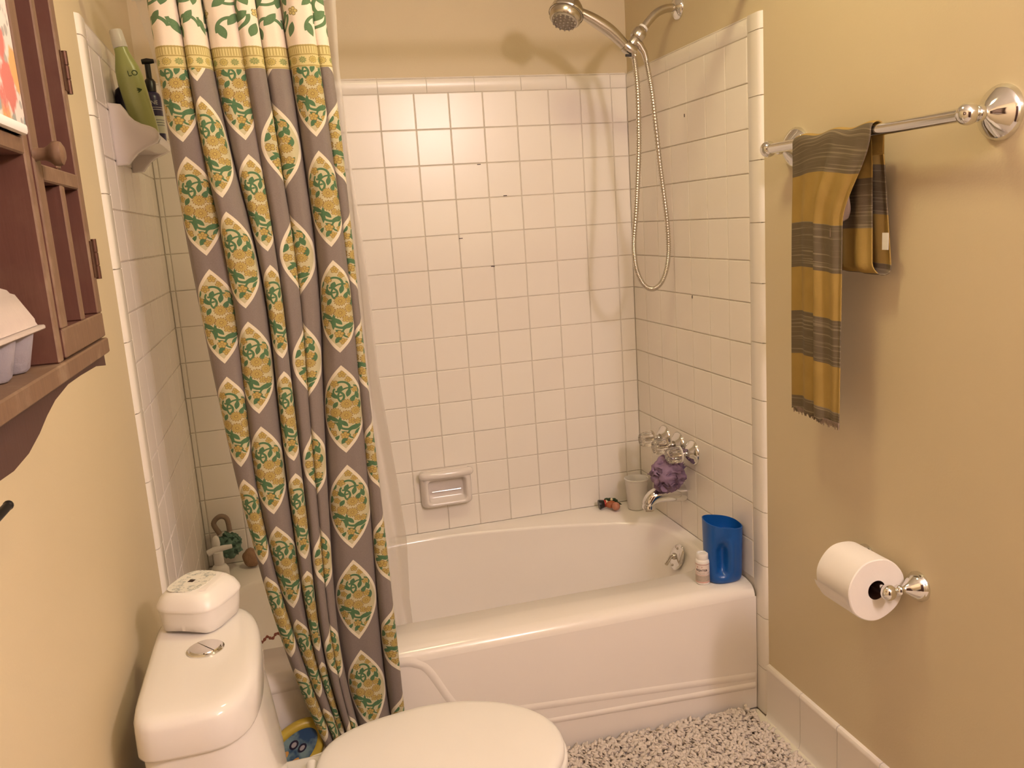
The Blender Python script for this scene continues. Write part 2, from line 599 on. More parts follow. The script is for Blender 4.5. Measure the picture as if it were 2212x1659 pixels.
def lathe(profile, n=24, origin=(0, 0, 0), axis=(0, 0, 1), bm=None, cap=True):
    """profile: (radius, height) pairs along the axis"""
    if bm is None:
        bm = bmesh.new()
    qn = frame_of(axis)
    o = Vector(origin)
    rings = []
    for r, h in profile:
        if r < 1e-6:
            rings.append([bm.verts.new(o + qn @ Vector((0, 0, h)))])
        else:
            rings.append([bm.verts.new(o + qn @ Vector((r * math.cos(2 * PI * k / n), r * math.sin(2 * PI * k / n), h))) for k in range(n)])
    for a, b in zip(rings, rings[1:]):
        if len(a) == 1 and len(b) == 1:
            continue
        for k in range(n):
            k2 = (k + 1) % n
            if len(a) == 1:
                bm.faces.new((a[0], b[k], b[k2]))
            elif len(b) == 1:
                bm.faces.new((a[k], b[0], a[k2]))
            else:
                bm.faces.new((a[k], b[k], b[k2], a[k2]))
    if cap:
        for rg in (rings[0], rings[-1]):
            if len(rg) > 2:
                bm.faces.new(rg)
    bmesh.ops.recalc_face_normals(bm, faces=bm.faces)
    return bm


def loft(rings, closed=True, cap0=True, cap1=True, bm=None):
    if bm is None:
        bm = bmesh.new()
    vr = [[bm.verts.new(p) for p in r] for r in rings]
    for a, b in zip(vr, vr[1:]):
        n = len(a)
        for k in range(n if closed else n - 1):
            k2 = (k + 1) % n
            bm.faces.new((a[k], a[k2], b[k2], b[k]))
    if closed and cap0:
        bm.faces.new(vr[0])
    if closed and cap1:
        bm.faces.new(vr[-1])
    bmesh.ops.recalc_face_normals(bm, faces=bm.faces)
    return bm


def spline(pts, n):
    """Catmull-Rom through pts, n samples"""
    P = [Vector(p) for p in pts]
    P = [P[0] * 2 - P[1]] + P + [P[-1] * 2 - P[-2]]
    out = []
    segs = len(P) - 3
    for i in range(n):
        f = i / (n - 1) * segs
        k = min(int(f), segs - 1)
        t = f - k
        a, b, c, d = P[k:k + 4]
        out.append(0.5 * ((2 * b) + (c - a) * t + (2 * a - 5 * b + 4 * c - d) * t * t + (3 * b - a - 3 * c + d) * t ** 3))
    return out


def tube(pts, radius, sides=12, bm=None, cap=True, flat=1.0):
    """tube along points; radius a number or a list"""
    if bm is None:
        bm = bmesh.new()
    pts = [Vector(p) for p in pts]
    n = len(pts)
    rr = radius if isinstance(radius, (list, tuple)) else [radius] * n
    tan = [(pts[min(i + 1, n - 1)] - pts[max(i - 1, 0)]).normalized() for i in range(n)]
    nrm = tan[0].orthogonal().normalized()
    rings = []
    for i in range(n):
        nrm = (nrm - tan[i] * nrm.dot(tan[i])).normalized()
        bi = tan[i].cross(nrm)
        rings.append([pts[i] + (nrm * math.cos(2 * PI * k / sides) + bi * math.sin(2 * PI * k / sides) * flat) * rr[i] for k in range(sides)])
    return loft(rings, True, cap, cap, bm)


def sphere(c, r, bm=None, seg=20, scale=(1, 1, 1)):
    if bm is None:
        bm = bmesh.new()
    bmesh.ops.create_uvsphere(bm, u_segments=seg, v_segments=max(6, seg // 2), radius=r,
                              matrix=Matrix.Translation(c) @ Matrix.Diagonal((*scale, 1)))
    return bm


def extrude_poly(poly, fn, d0, d1, bm=None, bevel=0.0):
    """poly: 2-D outline; fn(a, b, d) -> 3-D point"""
    if bm is None:
        bm = bmesh.new()
    A = [bm.verts.new(fn(a, b, d0)) for a, b in poly]
    B = [bm.verts.new(fn(a, b, d1)) for a, b in poly]
    n = len(poly)
    f0 = bm.faces.new(A)
    f1 = bm.faces.new(B[::-1])
    for k in range(n):
        bm.faces.new((A[k], B[k], B[(k + 1) % n], A[(k + 1) % n]))
    bmesh.ops.recalc_face_normals(bm, faces=bm.faces)
    if bevel > 0:
        es = [e for e in list(f0.edges) + list(f1.edges)]
        bmesh.ops.bevel(bm, geom=es, offset=bevel, segments=3, affect='EDGES', profile=0.5)
    return bm


def text_mesh(s, size, fn, bold=False):
    """flat lettering turned into mesh; fn(x, y, z) -> 3-D point"""
    cu = bpy.data.curves.new('txt', 'FONT')
    cu.body = s
    cu.size = size
    cu.align_x = 'CENTER'
    cu.align_y = 'CENTER'
    cu.extrude = 0.0002
    cu.resolution_u = 3
    if bold:
        cu.offset = size * 0.02
    to = bpy.data.objects.new('txt', cu)
    COL.objects.link(to)
    dg = bpy.context.evaluated_depsgraph_get()
    me = bpy.data.meshes.new_from_object(to.evaluated_get(dg))
    bpy.data.objects.remove(to)
    bpy.data.curves.remove(cu)
    for v in me.vertices:
        v.co = fn(*v.co)
    me.materials.clear()
    return me


def grid_mesh(name, rows, uvs=None, thick=0.0):
    """rows of points -> quad sheet with a UV map"""
    R, C = len(rows), len(rows[0])
    verts = [tuple(p) for r in rows for p in r]
    faces = [(i * C + j, i * C + j + 1, (i + 1) * C + j + 1, (i + 1) * C + j) for i in range(R - 1) for j in range(C - 1)]
    me = bpy.data.meshes.new(name)
    me.from_pydata(verts, [], faces)
    if uvs:
        fu = [c for r in uvs for c in r]
        lay = me.uv_layers.new(name='UVMap')
        for lp in me.loops:
            lay.data[lp.index].uv = fu[lp.vertex_index]
    return me


# ------------------------------------------------------------------ the room
XL, XR = 0.008, 1.5003          # tile faces
PXR = 1.508                     # painted right wall
TP = 0.1095                     # tile pitch
GZ = 1.81                       # joint under the cap row
Y0 = -3.25
ZC = 2.44
TRIM_Y = -0.7545                # start of the vertical bullnose column
TUBZ = 0.372


def struct(name, bm, m, parent=None):
    o = link(name, bm, m, parent, smooth=False)
    if parent is None:
        o['kind'] = 'structure'
    return o


floor = struct('floor', box(-0.1, 1.62, Y0 - 0.1, 0.1, -0.1, -0.006), M['grout'])
ceiling = struct('ceiling', box(-0.1, 1.62, Y0 - 0.1, 0.1, ZC, ZC + 0.1), M['ceiling'])
wall_left = struct('wall_left', box(-0.1, 0.0, Y0 - 0.1, 0.1, -0.1, ZC + 0.1), M['paint'])
wall_right = struct('wall_right', box(PXR, PXR + 0.1, Y0 - 0.1, 0.1, -0.1, ZC + 0.1), M['paint'])
wall_back = struct('wall_back', box(-0.1, 1.62, 0.008, 0.1, -0.1, ZC + 0.1), M['paint'])
wall_front = struct('wall_front', box(-0.1, 1.62, Y0 - 0.1, Y0, -0.1, ZC + 0.1), M['paint'])

added_door = struct('added_door_1', box(0.25, 1.10, Y0 + 0.0005, Y0 + 0.035, 0.004, 2.03, 0.003, 1), M['dark_wood'])  # unseen dark door, added to darken what the chrome reflects
for px0, px1 in ((0.35, 0.64), (0.71, 1.00)):
    for pz0, pz1 in ((0.15, 0.85), (1.00, 1.90)):
        struct('panel', box(px0, px1, Y0 + 0.034, Y0 + 0.040, pz0, pz1, 0.004, 1), M['dark_wood'], added_door)  # panels of the added door
struct('added_trim_1', box(0.18, 0.248, Y0 + 0.0005, Y0 + 0.02, 0.0, 2.10), M['white_plastic'])  # casing of the added door, unseen as well
struct('added_trim_2', box(1.102, 1.17, Y0 + 0.0005, Y0 + 0.02, 0.0, 2.10), M['white_plastic'])
struct('added_trim_3', box(0.25, 1.10, Y0 + 0.0005, Y0 + 0.02, 2.032, 2.10), M['white_plastic'])

TILE_MESH = {}


def tile_mesh(w, h, d=0.008, soft=0.0020):
    """a pillowed slab: local x right, y up, z out of the wall"""
    key = (round(w, 4), round(h, 4), soft)
    if key in TILE_MESH:
        return TILE_MESH[key]
    bm = bmesh.new()
    a, b = w / 2, h / 2

    def ring(i, z):
        return [Vector((sx * (a - i), sy * (b - i), z)) for sx, sy in ((-1, -1), (1, -1), (1, 1), (-1, 1))]
    loft([ring(0, 0), ring(0, d - 0.0022), ring(soft * 0.35, d - 0.0007), ring(soft, d)], True, False, True, bm)
    me = bpy.data.meshes.new('tile')
    bm.to_mesh(me)
    bm.free()
    me.materials.append(M['tile'])
    TILE_MESH[key] = me
    return me


def trim_mesh(w, h, round_right=True, d=0.008):
    """surface bullnose: one long edge (+x) rolls down to the wall"""
    key = ('t', round(w, 4), round(h, 4), d)
    if key in TILE_MESH:
        return TILE_MESH[key]
    bm = bmesh.new()
    prof = [(-w / 2, 0), (-w / 2, d - 0.002), (-w / 2 + 0.002, d), (w / 2 - 0.017, d), (w / 2 - 0.010, d - 0.0010), (w / 2 - 0.004, d - 0.0040), (w / 2, 0)]
    rows = []
    for y, ins in ((-h / 2, 0), (h / 2, 0)):
        rows.append([Vector((x, y, max(0, z - (ins if z > 0 else 0)))) for x, z in prof])
    loft(rows, False, False, False, bm)
    bm.faces.new([v for v in bm.verts if abs(v.co.y + h / 2) < 1e-6])
    bm.faces.new([v for v in bm.verts if abs(v.co.y - h / 2) < 1e-6])
    bmesh.ops.recalc_face_normals(bm, faces=bm.faces)
    me = bpy.data.meshes.new('trim_tile')
    bm.to_mesh(me)
    bm.free()
    for p in me.polygons:
        p.use_smooth = True
    me.set_sharp_from_angle(angle=math.radians(50))
    me.materials.append(M['tile'])
    TILE_MESH[key] = me
    return me


ROT = {  # local x along the wall, local y up, local z into the room
    'back': Matrix(((1, 0, 0), (0, 0, -1), (0, 1, 0))).to_4x4(),
    'right': Matrix(((0, 0, -1), (-1, 0, 0), (0, 1, 0))).to_4x4(),   # local x runs toward the camera
    'left': Matrix(((0, 0, 1), (1, 0, 0), (0, 1, 0))).to_4x4(),      # local x runs away from the camera
}


def place(me, wall, center, parent, name='tile', flip=False, turn=0.0, jitter=0.0):
    o = bpy.data.objects.new(name, me)
    COL.objects.link(o)
    o.parent = parent
    mw = Matrix.Translation(center) @ ROT[wall]
    if turn:
        mw = mw @ Matrix.Rotation(turn, 4, 'Z')
    if flip:
        mw = mw @ Matrix.Rotation(PI, 4, 'Z')
    if jitter:
        mw = mw @ Matrix.Rotation(random.gauss(0, jitter), 4, 'X') @ Matrix.Rotation(random.gauss(0, jitter), 4, 'Y')
    o.matrix_world = mw
    return o


G = 0.0022                      # joint width
rows_z = []                     # (z centre, height)
k = 0
while True:
    top = GZ - k * TP
    bot = top - TP
    if bot < TUBZ + 0.012:
        if top - TUBZ - 0.014 > 0.02:
            rows_z.append(((top + TUBZ + 0.010) / 2, top - TUBZ - 0.010 - G))
        break
    rows_z.append(((top + bot) / 2, TP - G))
    k += 1
LOWZ = rows_z[-1][0] - rows_z[-1][1] / 2

# grout beds (recessed slabs) behind the tiles
grout_b = struct('grout', box(XL - 0.008, PXR, 0.0025, 0.0085, 0.33, GZ + 0.045), M['grout'], wall_back)
grout_r = struct('grout', box(XR + 0.0025, PXR + 0.001, -0.805, 0.001, 0.0, GZ + 0.045), M['grout'], wall_right)
grout_l = struct('grout', box(-0.001, XL - 0.0025, -0.805, 0.001, 0.0, GZ + 0.045), M['grout'], wall_left)

# back wall tiles: joints sit at x = 0.68 + k * TP
X0 = 0.68
edges = [X0 + i * TP for i in range(-7, 9)]
edges = [XL] + [e for e in edges if XL + 0.015 < e < XR - 0.012] + [XR]
for zc, h in rows_z:
    for a, b in zip(edges, edges[1:]):
        place(tile_mesh(b - a - G, h), 'back', ((a + b) / 2, 0.008, zc), wall_back, jitter=0.0022)
# cap row, 6 inch pieces
ce = [X0 + i * 0.1527 for i in range(-5, 7)]
ce = [XL] + [e for e in ce if XL + 0.02 < e < XR - 0.02] + [XR]
for a, b in zip(ce, ce[1:]):
    place(trim_mesh(0.048, b - a - G), 'back', ((a + b) / 2, 0.008, GZ + 0.0245), wall_back, 'cap_tile', turn=PI / 2)

# side walls: joints counted back from the bullnose column
W0 = -0.754
sedges = [W0 + i * TP for i in range(0, 7)]
sedges = [e for e in sedges if e < -0.02] + [0.0]
for wall, xx, par in (('right', PXR, wall_right), ('left', 0.0, wall_left)):
    for zc, h in rows_z:
        for a, b in zip(sedges, sedges[1:]):
            place(tile_mesh(b - a - G, h), wall, (xx, (a + b) / 2, zc), par, jitter=0.002)
    cy = [-0.602 + i * 0.1527 for i in range(0, 4)]
    cy = [W0] + [e for e in cy if e < -0.02] + [0.0]
    for a, b in zip(cy, cy[1:]):
        place(trim_mesh(0.048, b - a - G), wall, (xx, (a + b) / 2, GZ + 0.0245), par, 'cap_tile', turn=PI / 2 if True else 0)
    # vertical bullnose column, 6 inch pieces
    zj = [0.9005 - 0.1527 * i for i in range(6, -7, -1)]
    zj = [0.0] + [z for z in zj if 0.03 < z < GZ + 0.02] + [GZ + 0.048]
    for a, b in zip(zj, zj[1:]):
        place(trim_mesh(0.060, b - a - G), wall, (xx, W0 - 0.001 - 0.030, (a + b) / 2), par, 'trim_tile', flip=(wall == 'left'))
# small dark nicks in the joints of the tiled walls
for (x, y, z) in [(XR - 0.0003, -0.41, 1.668), (XR - 0.0003, -0.43, 1.147)]:
    link('chip', box(x - 0.0004, x + 0.001, y - 0.0022, y + 0.0022, z - 0.0045, z + 0.0045), M['text_dark'], wall_right)
for (x, z) in [(0.982, 1.5875), (1.062, 1.485), (0.905, 1.3585), (1.005, 1.2615)]:
    link('chip', box(x - 0.006, x + 0.006, -0.0006, 0.003, z - 0.0012, z + 0.0012), M['text_dark'], wall_back)

# floor tiles beside the right wall
for i in range(8):
    for j in range(2):
        a = 1.497 - 0.052 * (j + 1)
        y1 = -0.775 - 0.102 * i
        o = link('tile', box(a + 0.001, a + 0.051, y1 - 0.101, y1 - 0.001, -0.006, 0.002, 0.001, 1), M['floor'], floor)

# cove base on the right wall
bb = bpy.data.objects.new('baseboard_right', None)
COL.objects.link(bb)
bb.location = (PXR, -1.2, 0)
bb['kind'] = 'structure'
prof = [(0.0, 0.0), (-0.016, 0.0), (-0.011, 0.008), (-0.009, 0.02), (-0.009, 0.140), (-0.011, 0.146), (-0.0115, 0.152), (-0.008, 0.158), (0.0, 0.160)]
by = [-0.817, -0.974] + [-0.974 - 0.1527 * i for i in range(1, 10)]
for a, b in zip(by, by[1:]):
    bm = extrude_poly(prof, lambda p, q, d: Vector((PXR + p, d, q)), a - 0.001, b + 0.001)
    o = link('tile', bm, M['tile'], bb)

# ------------------------------------------------------------------ bathtub
tub = empty('bathtub', (0.754, -0.38, 0.0), 'white built-in bathtub with a ribbed front apron in the tiled alcove', 'bathtub')
BX0, BX1, BYF = XL + 0.001, XR - 0.001, -0.767
ctl = [(0.75, -0.612), (1.0, -0.613), (1.25, -0.616), (1.39, -0.606), (1.452, -0.55), (1.468, -0.45), (1.464, -0.345), (1.440, -0.268), (1.395, -0.205),
       (1.287, -0.158), (1.136, -0.115), (0.98, -0.082), (0.83, -0.058), (0.70, -0.050), (0.55, -0.062), (0.4, -0.085), (0.25, -0.13), (0.13, -0.19),
       (0.075, -0.28), (0.06, -0.42), (0.075, -0.54), (0.13, -0.60), (0.25, -0.612), (0.5, -0.612), (0.75, -0.612)]
NB = 128
basin = [Vector((p.x, p.y, 0)) for p in spline([(a, b, 0) for a, b in ctl], NB + 1)][:NB]
cen = Vector((0.76, -0.36, 0))


def rim_z(x, y):
    # the back ledge stands a touch higher than the front rim
    f = max(0.0, min(1.0, (y + 0.6) / 0.55))
    g = max(0.0, min(1.0, (x - 1.30) / 0.14)) * max(0.0, min(1.0, (y + 0.62) / 0.10))
    return TUBZ + 0.016 * max(f, g)


def rect_point(p, yf):
    d = (p - cen)
    t = 1e9
    for lim, comp in ((BX1 - cen.x, d.x), (cen.x - BX0, -d.x), (-0.001 - cen.y, d.y), (cen.y - yf, -d.y)):
        if comp > 1e-9:
            t = min(t, lim / comp)
    return cen + d * t


rings = []
for s, z in ((0.02, 0.055), (0.45, 0.058), (0.74, 0.066), (0.82, 0.085), (0.855, 0.13), (0.90, 0.24), (0.945, 0.315), (0.972, 0.347)):
    rg = []
    for p in basin:
        d = p - cen
        sx_ = (1 - (1 - s) * 0.85) if (d.x > 0 and z > 0.07) else s
        f = min(1.0, max(0.0, d.x / 0.55))
        sx_ = s + (sx_ - s) * f
        rg.append(cen + Vector((d.x * sx_, d.y * s, z)))
    rings.append(rg)
for s, dz in ((0.983, -0.012), (0.993, -0.0035), (1.006, 0.0)):
    rings.append([cen + (p - cen) * s + Vector((0, 0, rim_z(p.x, p.y) + dz)) for p in basin])
RC = 0.032
for k in range(0, 7):
    a = k / 6 * PI / 2
    yf = BYF + RC - RC * math.sin(a)
    dz = -(RC - RC * math.cos(a))
    rg = []
    for p in basin:
        w = rect_point(p, BYF + RC)
        front = w.y < BYF + RC + 1e-4
        zz = rim_z(w.x, w.y)
        if front:
            w = Vector((w.x, yf, 0))
            zz += dz
        rg.append(Vector((w.x, w.y, zz)))
    rings.append(rg)
bm = loft(rings, True, True, False)
link('basin', bm, M['tub'], tub, angle=80)
# front apron
zt = TUBZ - RC + 0.0005
ap = bmesh.new()
NX = 80
rows = []
for z, y in ((zt, BYF), (0.30, BYF), (0.11, BYF), (0.0, BYF + 0.004)):
    rows.append([Vector((BX0 + (BX1 - BX0) * i / NX, y, z)) for i in range(NX + 1)])
loft(rows, False, False, False, ap)
link('apron', ap, M['tub'], tub)
# raised mouldings pressed into the apron
r1 = [(0.02, 0.335), (0.30, 0.342), (0.50, 0.345), (0.548, 0.335), (0.578, 0.31), (0.622, 0.225), (0.652, 0.182), (0.70, 0.165), (0.851, 0.150), (1.0, 0.139), (1.167, 0.126), (1.35, 0.112), (1.494, 0.101)]
r2 = [(0.02, 0.160), (0.4, 0.145), (0.7, 0.115), (0.9, 0.100), (1.165, 0.087), (1.35, 0.078), (1.494, 0.071)]
for rr, w in ((r1, 0.013), (r2, 0.010)):
    pts = spline([(a, BYF + 0.002, b) for a, b in rr], 70)
    rings = []
    for i, p in enumerate(pts):
        tn = (pts[min(i + 1, 69)] - pts[max(i - 1, 0)]).normalized()
        up = Vector((-tn.z, 0, tn.x))
        rings.append([p + up * (w * c) + Vector((0, -0.0045 * s, 0)) for c, s in [(-1.15, 0), (-0.7, 0.55), (-0.25, 0.95), (0.25, 0.95), (0.7, 0.55), (1.15, 0)]])
    link('moulding', loft(rings, False, False, False), M['tub'], tub, angle=80)
# overflow plate with trip lever
ov = link('overflow_plate', lathe([(0.0, 0.0), (0.040, 0.0), (0.041, 0.003), (0.036, 0.007), (0.02, 0.010), (0.0, 0.011)], 32, (1.4345, -0.412, 0.331), (-0.93, 0.0, 0.36)), M['chrome'], tub)
bmv = tube([(1.424, -0.412, 0.335), (1.410, -0.416, 0.337), (1.396, -0.426, 0.329), (1.386, -0.434, 0.324)], [0.006, 0.0055, 0.005, 0.0055], 10)
lathe([(0.011, 0), (0.010, 0.006), (0.006, 0.010)], 16, (1.425, -0.412, 0.335), (-0.93, 0, 0.36), bmv)
link('trip_lever', bmv, M['satin'], tub)
for dz in (0.028, -0.028):
    link('screw', sphere((1.4255 + dz * 0.36, -0.412, 0.334 + dz * 0.93), 0.004, seg=10), M['satin'], tub)

# ------------------------------------------------------------------ tub spout and taps on the right wall
sp = empty('tub_spout', (XR, -0.345, 0.51), 'chrome tub spout on the tiled wall below the purple puff', 'faucet')
pts = spline([(1.5, -0.335, 0.512), (1.47, -0.335, 0.515), (1.43, -0.335, 0.517), (1.40, -0.335, 0.514), (1.382, -0.335, 0.498), (1.378, -0.335, 0.478)], 26)
rad = [0.030 - 0.009 * (i / 25) ** 0.8 + (0.002 if i > 23 else 0) for i in range(26)]
link('spout_body', tube(pts, rad, 24), M['chrome'], sp)
link('outlet', lathe([(0.017, 0.0), (0.018, 0.008), (0.012, 0.009)], 20, (1.378, -0.335, 0.470), (0, 0, 1)), M['satin'], sp)

TAPS = []
tap_info = [(-0.212, 0.668, 'back tap knob of clear acrylic, nearest the alcove corner', 'tap'),
            (-0.314, 0.668, 'middle tap knob of clear acrylic between the two other taps', 'tap'),
            (-0.412, 0.664, 'front tap knob of clear acrylic with white ring above the purple puff', 'tap')]
for i, (ty, tz, lab, cat) in enumerate(tap_info):
    t0 = empty('tap', (XR, ty, tz), lab, cat, 'three acrylic tub taps')
    link('escutcheon', lathe([(0.0395, 0.0), (0.0395, 0.004), (0.036, 0.009), (0.028, 0.014), (0.020, 0.022), (0.014, 0.026), (0.0, 0.027)], 36, (XR, ty, tz), (-1, 0, 0)), M['chrome'], t0)
    link('stem', lathe([(0.010, 0.0), (0.010, 0.014), (0.013, 0.018), (0.013, 0.022)], 20, (XR - 0.024, ty, tz), (-1, 0, 0)), M['chrome'], t0)
    link('collar', lathe([(0.0250, 0.0), (0.0268, 0.001), (0.0268, 0.005), (0.0250, 0.006)], 32, (XR - 0.045, ty, tz), (-1, 0, 0)), M['white_plastic'] if i == 2 else M['satin'], t0)
    # fluted acrylic knob
    bm = bmesh.new()
    rings = []
    for h, r, fl in ((0.0, 0.0250, 0.10), (0.004, 0.0262, 0.13), (0.024, 0.0248, 0.14), (0.033, 0.0232, 0.12), (0.0365, 0.020, 0.06), (0.037, 0.012, 0.0)):
        rings.append([Vector((XR - 0.052 - h, ty + r * (1 - fl * (0.5 + 0.5 * math.cos(12 * a))) * math.cos(a), tz + r * (1 - fl * (0.5 + 0.5 * math.cos(12 * a))) * math.sin(a))) for a in [2 * PI * j / 96 for j in range(96)]])
    loft(rings, True, True, True, bm)
    link('knob', bm, M['acrylic'], t0)
    link('screw_core', lathe([(0.006, 0.0), (0.006, 0.022), (0.003, 0.024)], 12, (XR - 0.050, ty, tz), (-1, 0, 0)), M['satin'], t0)

# ------------------------------------------------------------------ purple bath puff
def puff(name, center, R, m, label, cat, seed, loops=15, parent=None):
    bm = bmesh.new()
    bmesh.ops.create_icosphere(bm, subdivisions=4, radius=R * 0.72, matrix=Matrix.Translation(center))
    c = Vector(center)
    for v in bm.verts:
        d = (v.co - c)
        n = d.normalized()
        f = mnoise.noise(n * 2.6 + Vector((seed, 0, 0)))
        g = 1.0 - abs(mnoise.noise(n * 5.0 + Vector((0, seed, 3)))) * 1.6
        v.co = c + d * (0.85 + 0.28 * f + 0.18 * g)
    rnd = random.Random(seed)
    for k in range(loops):
        # ruffled petals that curl out of the ball
        th, ph = rnd.uniform(0, 2 * PI), math.acos(rnd.uniform(-0.9, 0.95))
        n = Vector((math.sin(ph) * math.cos(th), math.sin(ph) * math.sin(th), math.cos(ph)))
        qn = Vector((0, 0, 1)).rotation_difference(n)
        tw = rnd.uniform(0, 2 * PI)
        NU, NV = 22, 6
        rows = []
        r0 = R * rnd.uniform(0.34, 0.55)
        for j in range(NV):
            f = j / (NV - 1)
            row = []
            for i in range(NU):
                a = 2 * PI * i / (NU - 1) + tw
                rr = r0 * (0.35 + 0.65 * f) * (1 + 0.16 * f * math.sin(5 * a + k))
                hh = R * (0.30 + 0.52 * f - 0.20 * f * f) + R * 0.13 * f * math.sin(4 * a + 2 * k)
                row.append(c + qn @ Vector((rr * math.cos(a), rr * math.sin(a) * 0.75, hh)))
            rows.append(row)
        loft(rows, False, False, False, bm)
    return link(name, bm, m, parent, angle=180)


pf = empty('bath_puff', (1.425, -0.415, 0.55), 'purple mesh bath puff hanging from the front tap', 'bath puff')
puff('mesh', (1.432, -0.372, 0.592), 0.072, M['purple'], '', '', 3, 16, pf)
link('cord', tube(spline([(1.44, -0.385, 0.64), (1.455, -0.395, 0.664), (1.470, -0.404, 0.6755), (1.470, -0.420, 0.6755), (1.45, -0.405, 0.645)], 20), 0.002, 6), M['purple'], pf)

# ------------------------------------------------------------------ soap dish on the back wall
sd = empty('soap_dish', (0.788, 0.0, 0.475), 'pinkish ceramic soap dish set in the tiled back wall', 'soap dish')
x0, x1, z0, z1 = 0.702, 0.874, 0.478, 0.604
bm = bmesh.new()


def rrect(cx, cz, hx, hz, r, y, n=6):
    out = []
    for sx, sz, a0 in ((1, 1, 0), (-1, 1, PI / 2), (-1, -1, PI), (1, -1, 3 * PI / 2)):
        for k in range(n + 1):
            a = a0 + k / n * PI / 2
            out.append(Vector((cx + sx * (hx - r) + r * math.cos(a), y, cz + sz * (hz - r) + r * math.sin(a))))
    return out


cx, cz = (x0 + x1) / 2, (z0 + z1) / 2
seq = [(0.086, 0.063, 0.012, 0.0, 0), (0.086, 0.063, 0.014, -0.012, 0), (0.080, 0.057, 0.016, -0.032, -0.001), (0.073, 0.050, 0.016, -0.040, -0.002),
       (0.067, 0.043, 0.014, -0.040, -0.004), (0.063, 0.038, 0.012, -0.034, -0.005), (0.060, 0.034, 0.010, -0.010, -0.004), (0.056, 0.030, 0.010, -0.006, -0.002)]
loft([rrect(cx, cz + dz, hx, hz, r, y) for hx, hz, r, y, dz in seq], True, True, True, bm)
link('dish_body', bm, M['ceramic'], sd, angle=60)
pts = [(x0 + 0.006, -0.024, z1 - 0.012), (x0 + 0.016, -0.038, z1 - 0.010), (cx, -0.042, z1 - 0.010), (x1 - 0.016, -0.038, z1 - 0.010), (x1 - 0.006, -0.024, z1 - 0.012)]
link('grab_bar', tube(spline(pts, 24), 0.0135, 14), M['ceramic'], sd)
link('rib', tube([(cx - 0.05, -0.012, cz - 0.012), (cx + 0.05, -0.012, cz - 0.012)], 0.003, 8), M['ceramic'], sd)

# ------------------------------------------------------------------ things on the tub deck
DK = rim_z(1.44, -0.07) + 0.0005
cup = empty('cup', (1.444, -0.082, DK), 'white paper cup on the back ledge of the tub beside the spout', 'cup')
link('cup_body', lathe([(0.0, 0.003), (0.028, 0.003), (0.029, 0.0), (0.031, 0.0), (0.0345, 0.04), (0.0375, 0.080), (0.0385, 0.082), (0.0395, 0.103), (0.0425, 0.1045), (0.0425, 0.108), (0.0395, 0.109),
                        (0.038, 0.106), (0.0368, 0.082), (0.033, 0.04), (0.029, 0.008), (0.0, 0.007)], 36, (1.444, -0.082, DK), (0.02, 0, 1), cap=False), M['white_plastic'], cup)

# toy figure lying on the ledge
ty0 = (1.352, -0.058, rim_z(1.37, -0.05))
toy = empty('toy_figure', ty0, 'small toy figure with a black hat lying on the tub ledge', 'toy')
zt0 = ty0[2]
axx = Vector((1, -0.12, 0.10)).normalized()
bx0 = Vector((1.318, -0.040, zt0 + 0.017))
link('hat', lathe([(0.0, 0), (0.0165, 0), (0.017, 0.003), (0.0135, 0.018), (0.012, 0.020), (0.0, 0.020)], 18, bx0, axx), M['black'], toy)
link('hat_band', lathe([(0.0125, 0.0), (0.0135, 0.003), (0.0125, 0.007), (0.0, 0.008)], 18, bx0 + axx * 0.019, axx), M['red'], toy)
link('collar', lathe([(0.012, 0.0), (0.0125, 0.003), (0.010, 0.006), (0.0, 0.006)], 16, bx0 + axx * 0.026, axx), M['cream'], toy)
link('body', sphere(bx0 + axx * 0.040 + Vector((0, -0.010, -0.004)), 0.0155, None, 18, (1.25, 0.95, 0.85)), M['orange'], toy)
link('foot', sphere(bx0 + axx * 0.047 + Vector((0, -0.040, -0.003)), 0.0145, None, 18), M['peach'], toy)
link('leg', tube([bx0 + axx * 0.042 + Vector((0, -0.014, -0.004)), bx0 + axx * 0.047 + Vector((0, -0.036, -0.003))], 0.009, 10), M['orange'], toy)
for dx, dz, a in ((0.030, 0.012, 0.6), (0.040, 0.010, 0.2), (0.056, 0.006, -0.5), (0.062, 0.0, -0.7)):
    link('leaf', sphere(bx0 + axx * dx + Vector((0, 0.004, dz)), 0.0075, None, 12, (1.3, 0.6, 0.75)), M['leaf'], toy)
link('button', sphere(bx0 + axx * 0.046 + Vector((0, -0.002, 0.010)), 0.005, None, 10), M['cream'], toy)
link('spike', lathe([(0.0075, 0.0), (0.0065, 0.006), (0.0, 0.024)], 10, bx0 + axx * 0.060 + Vector((0, -0.004, -0.004)), Vector((1, -0.35, -0.35))), M['leaf'], toy)

# blue rinse jug on the front corner
jx, jy = 1.4415, -0.690
JZ = TUBZ + 0.0008
jug = empty('rinse_jug', (jx, jy, JZ), 'blue plastic rinse jug with a built-in grip on the tub corner', 'jug')


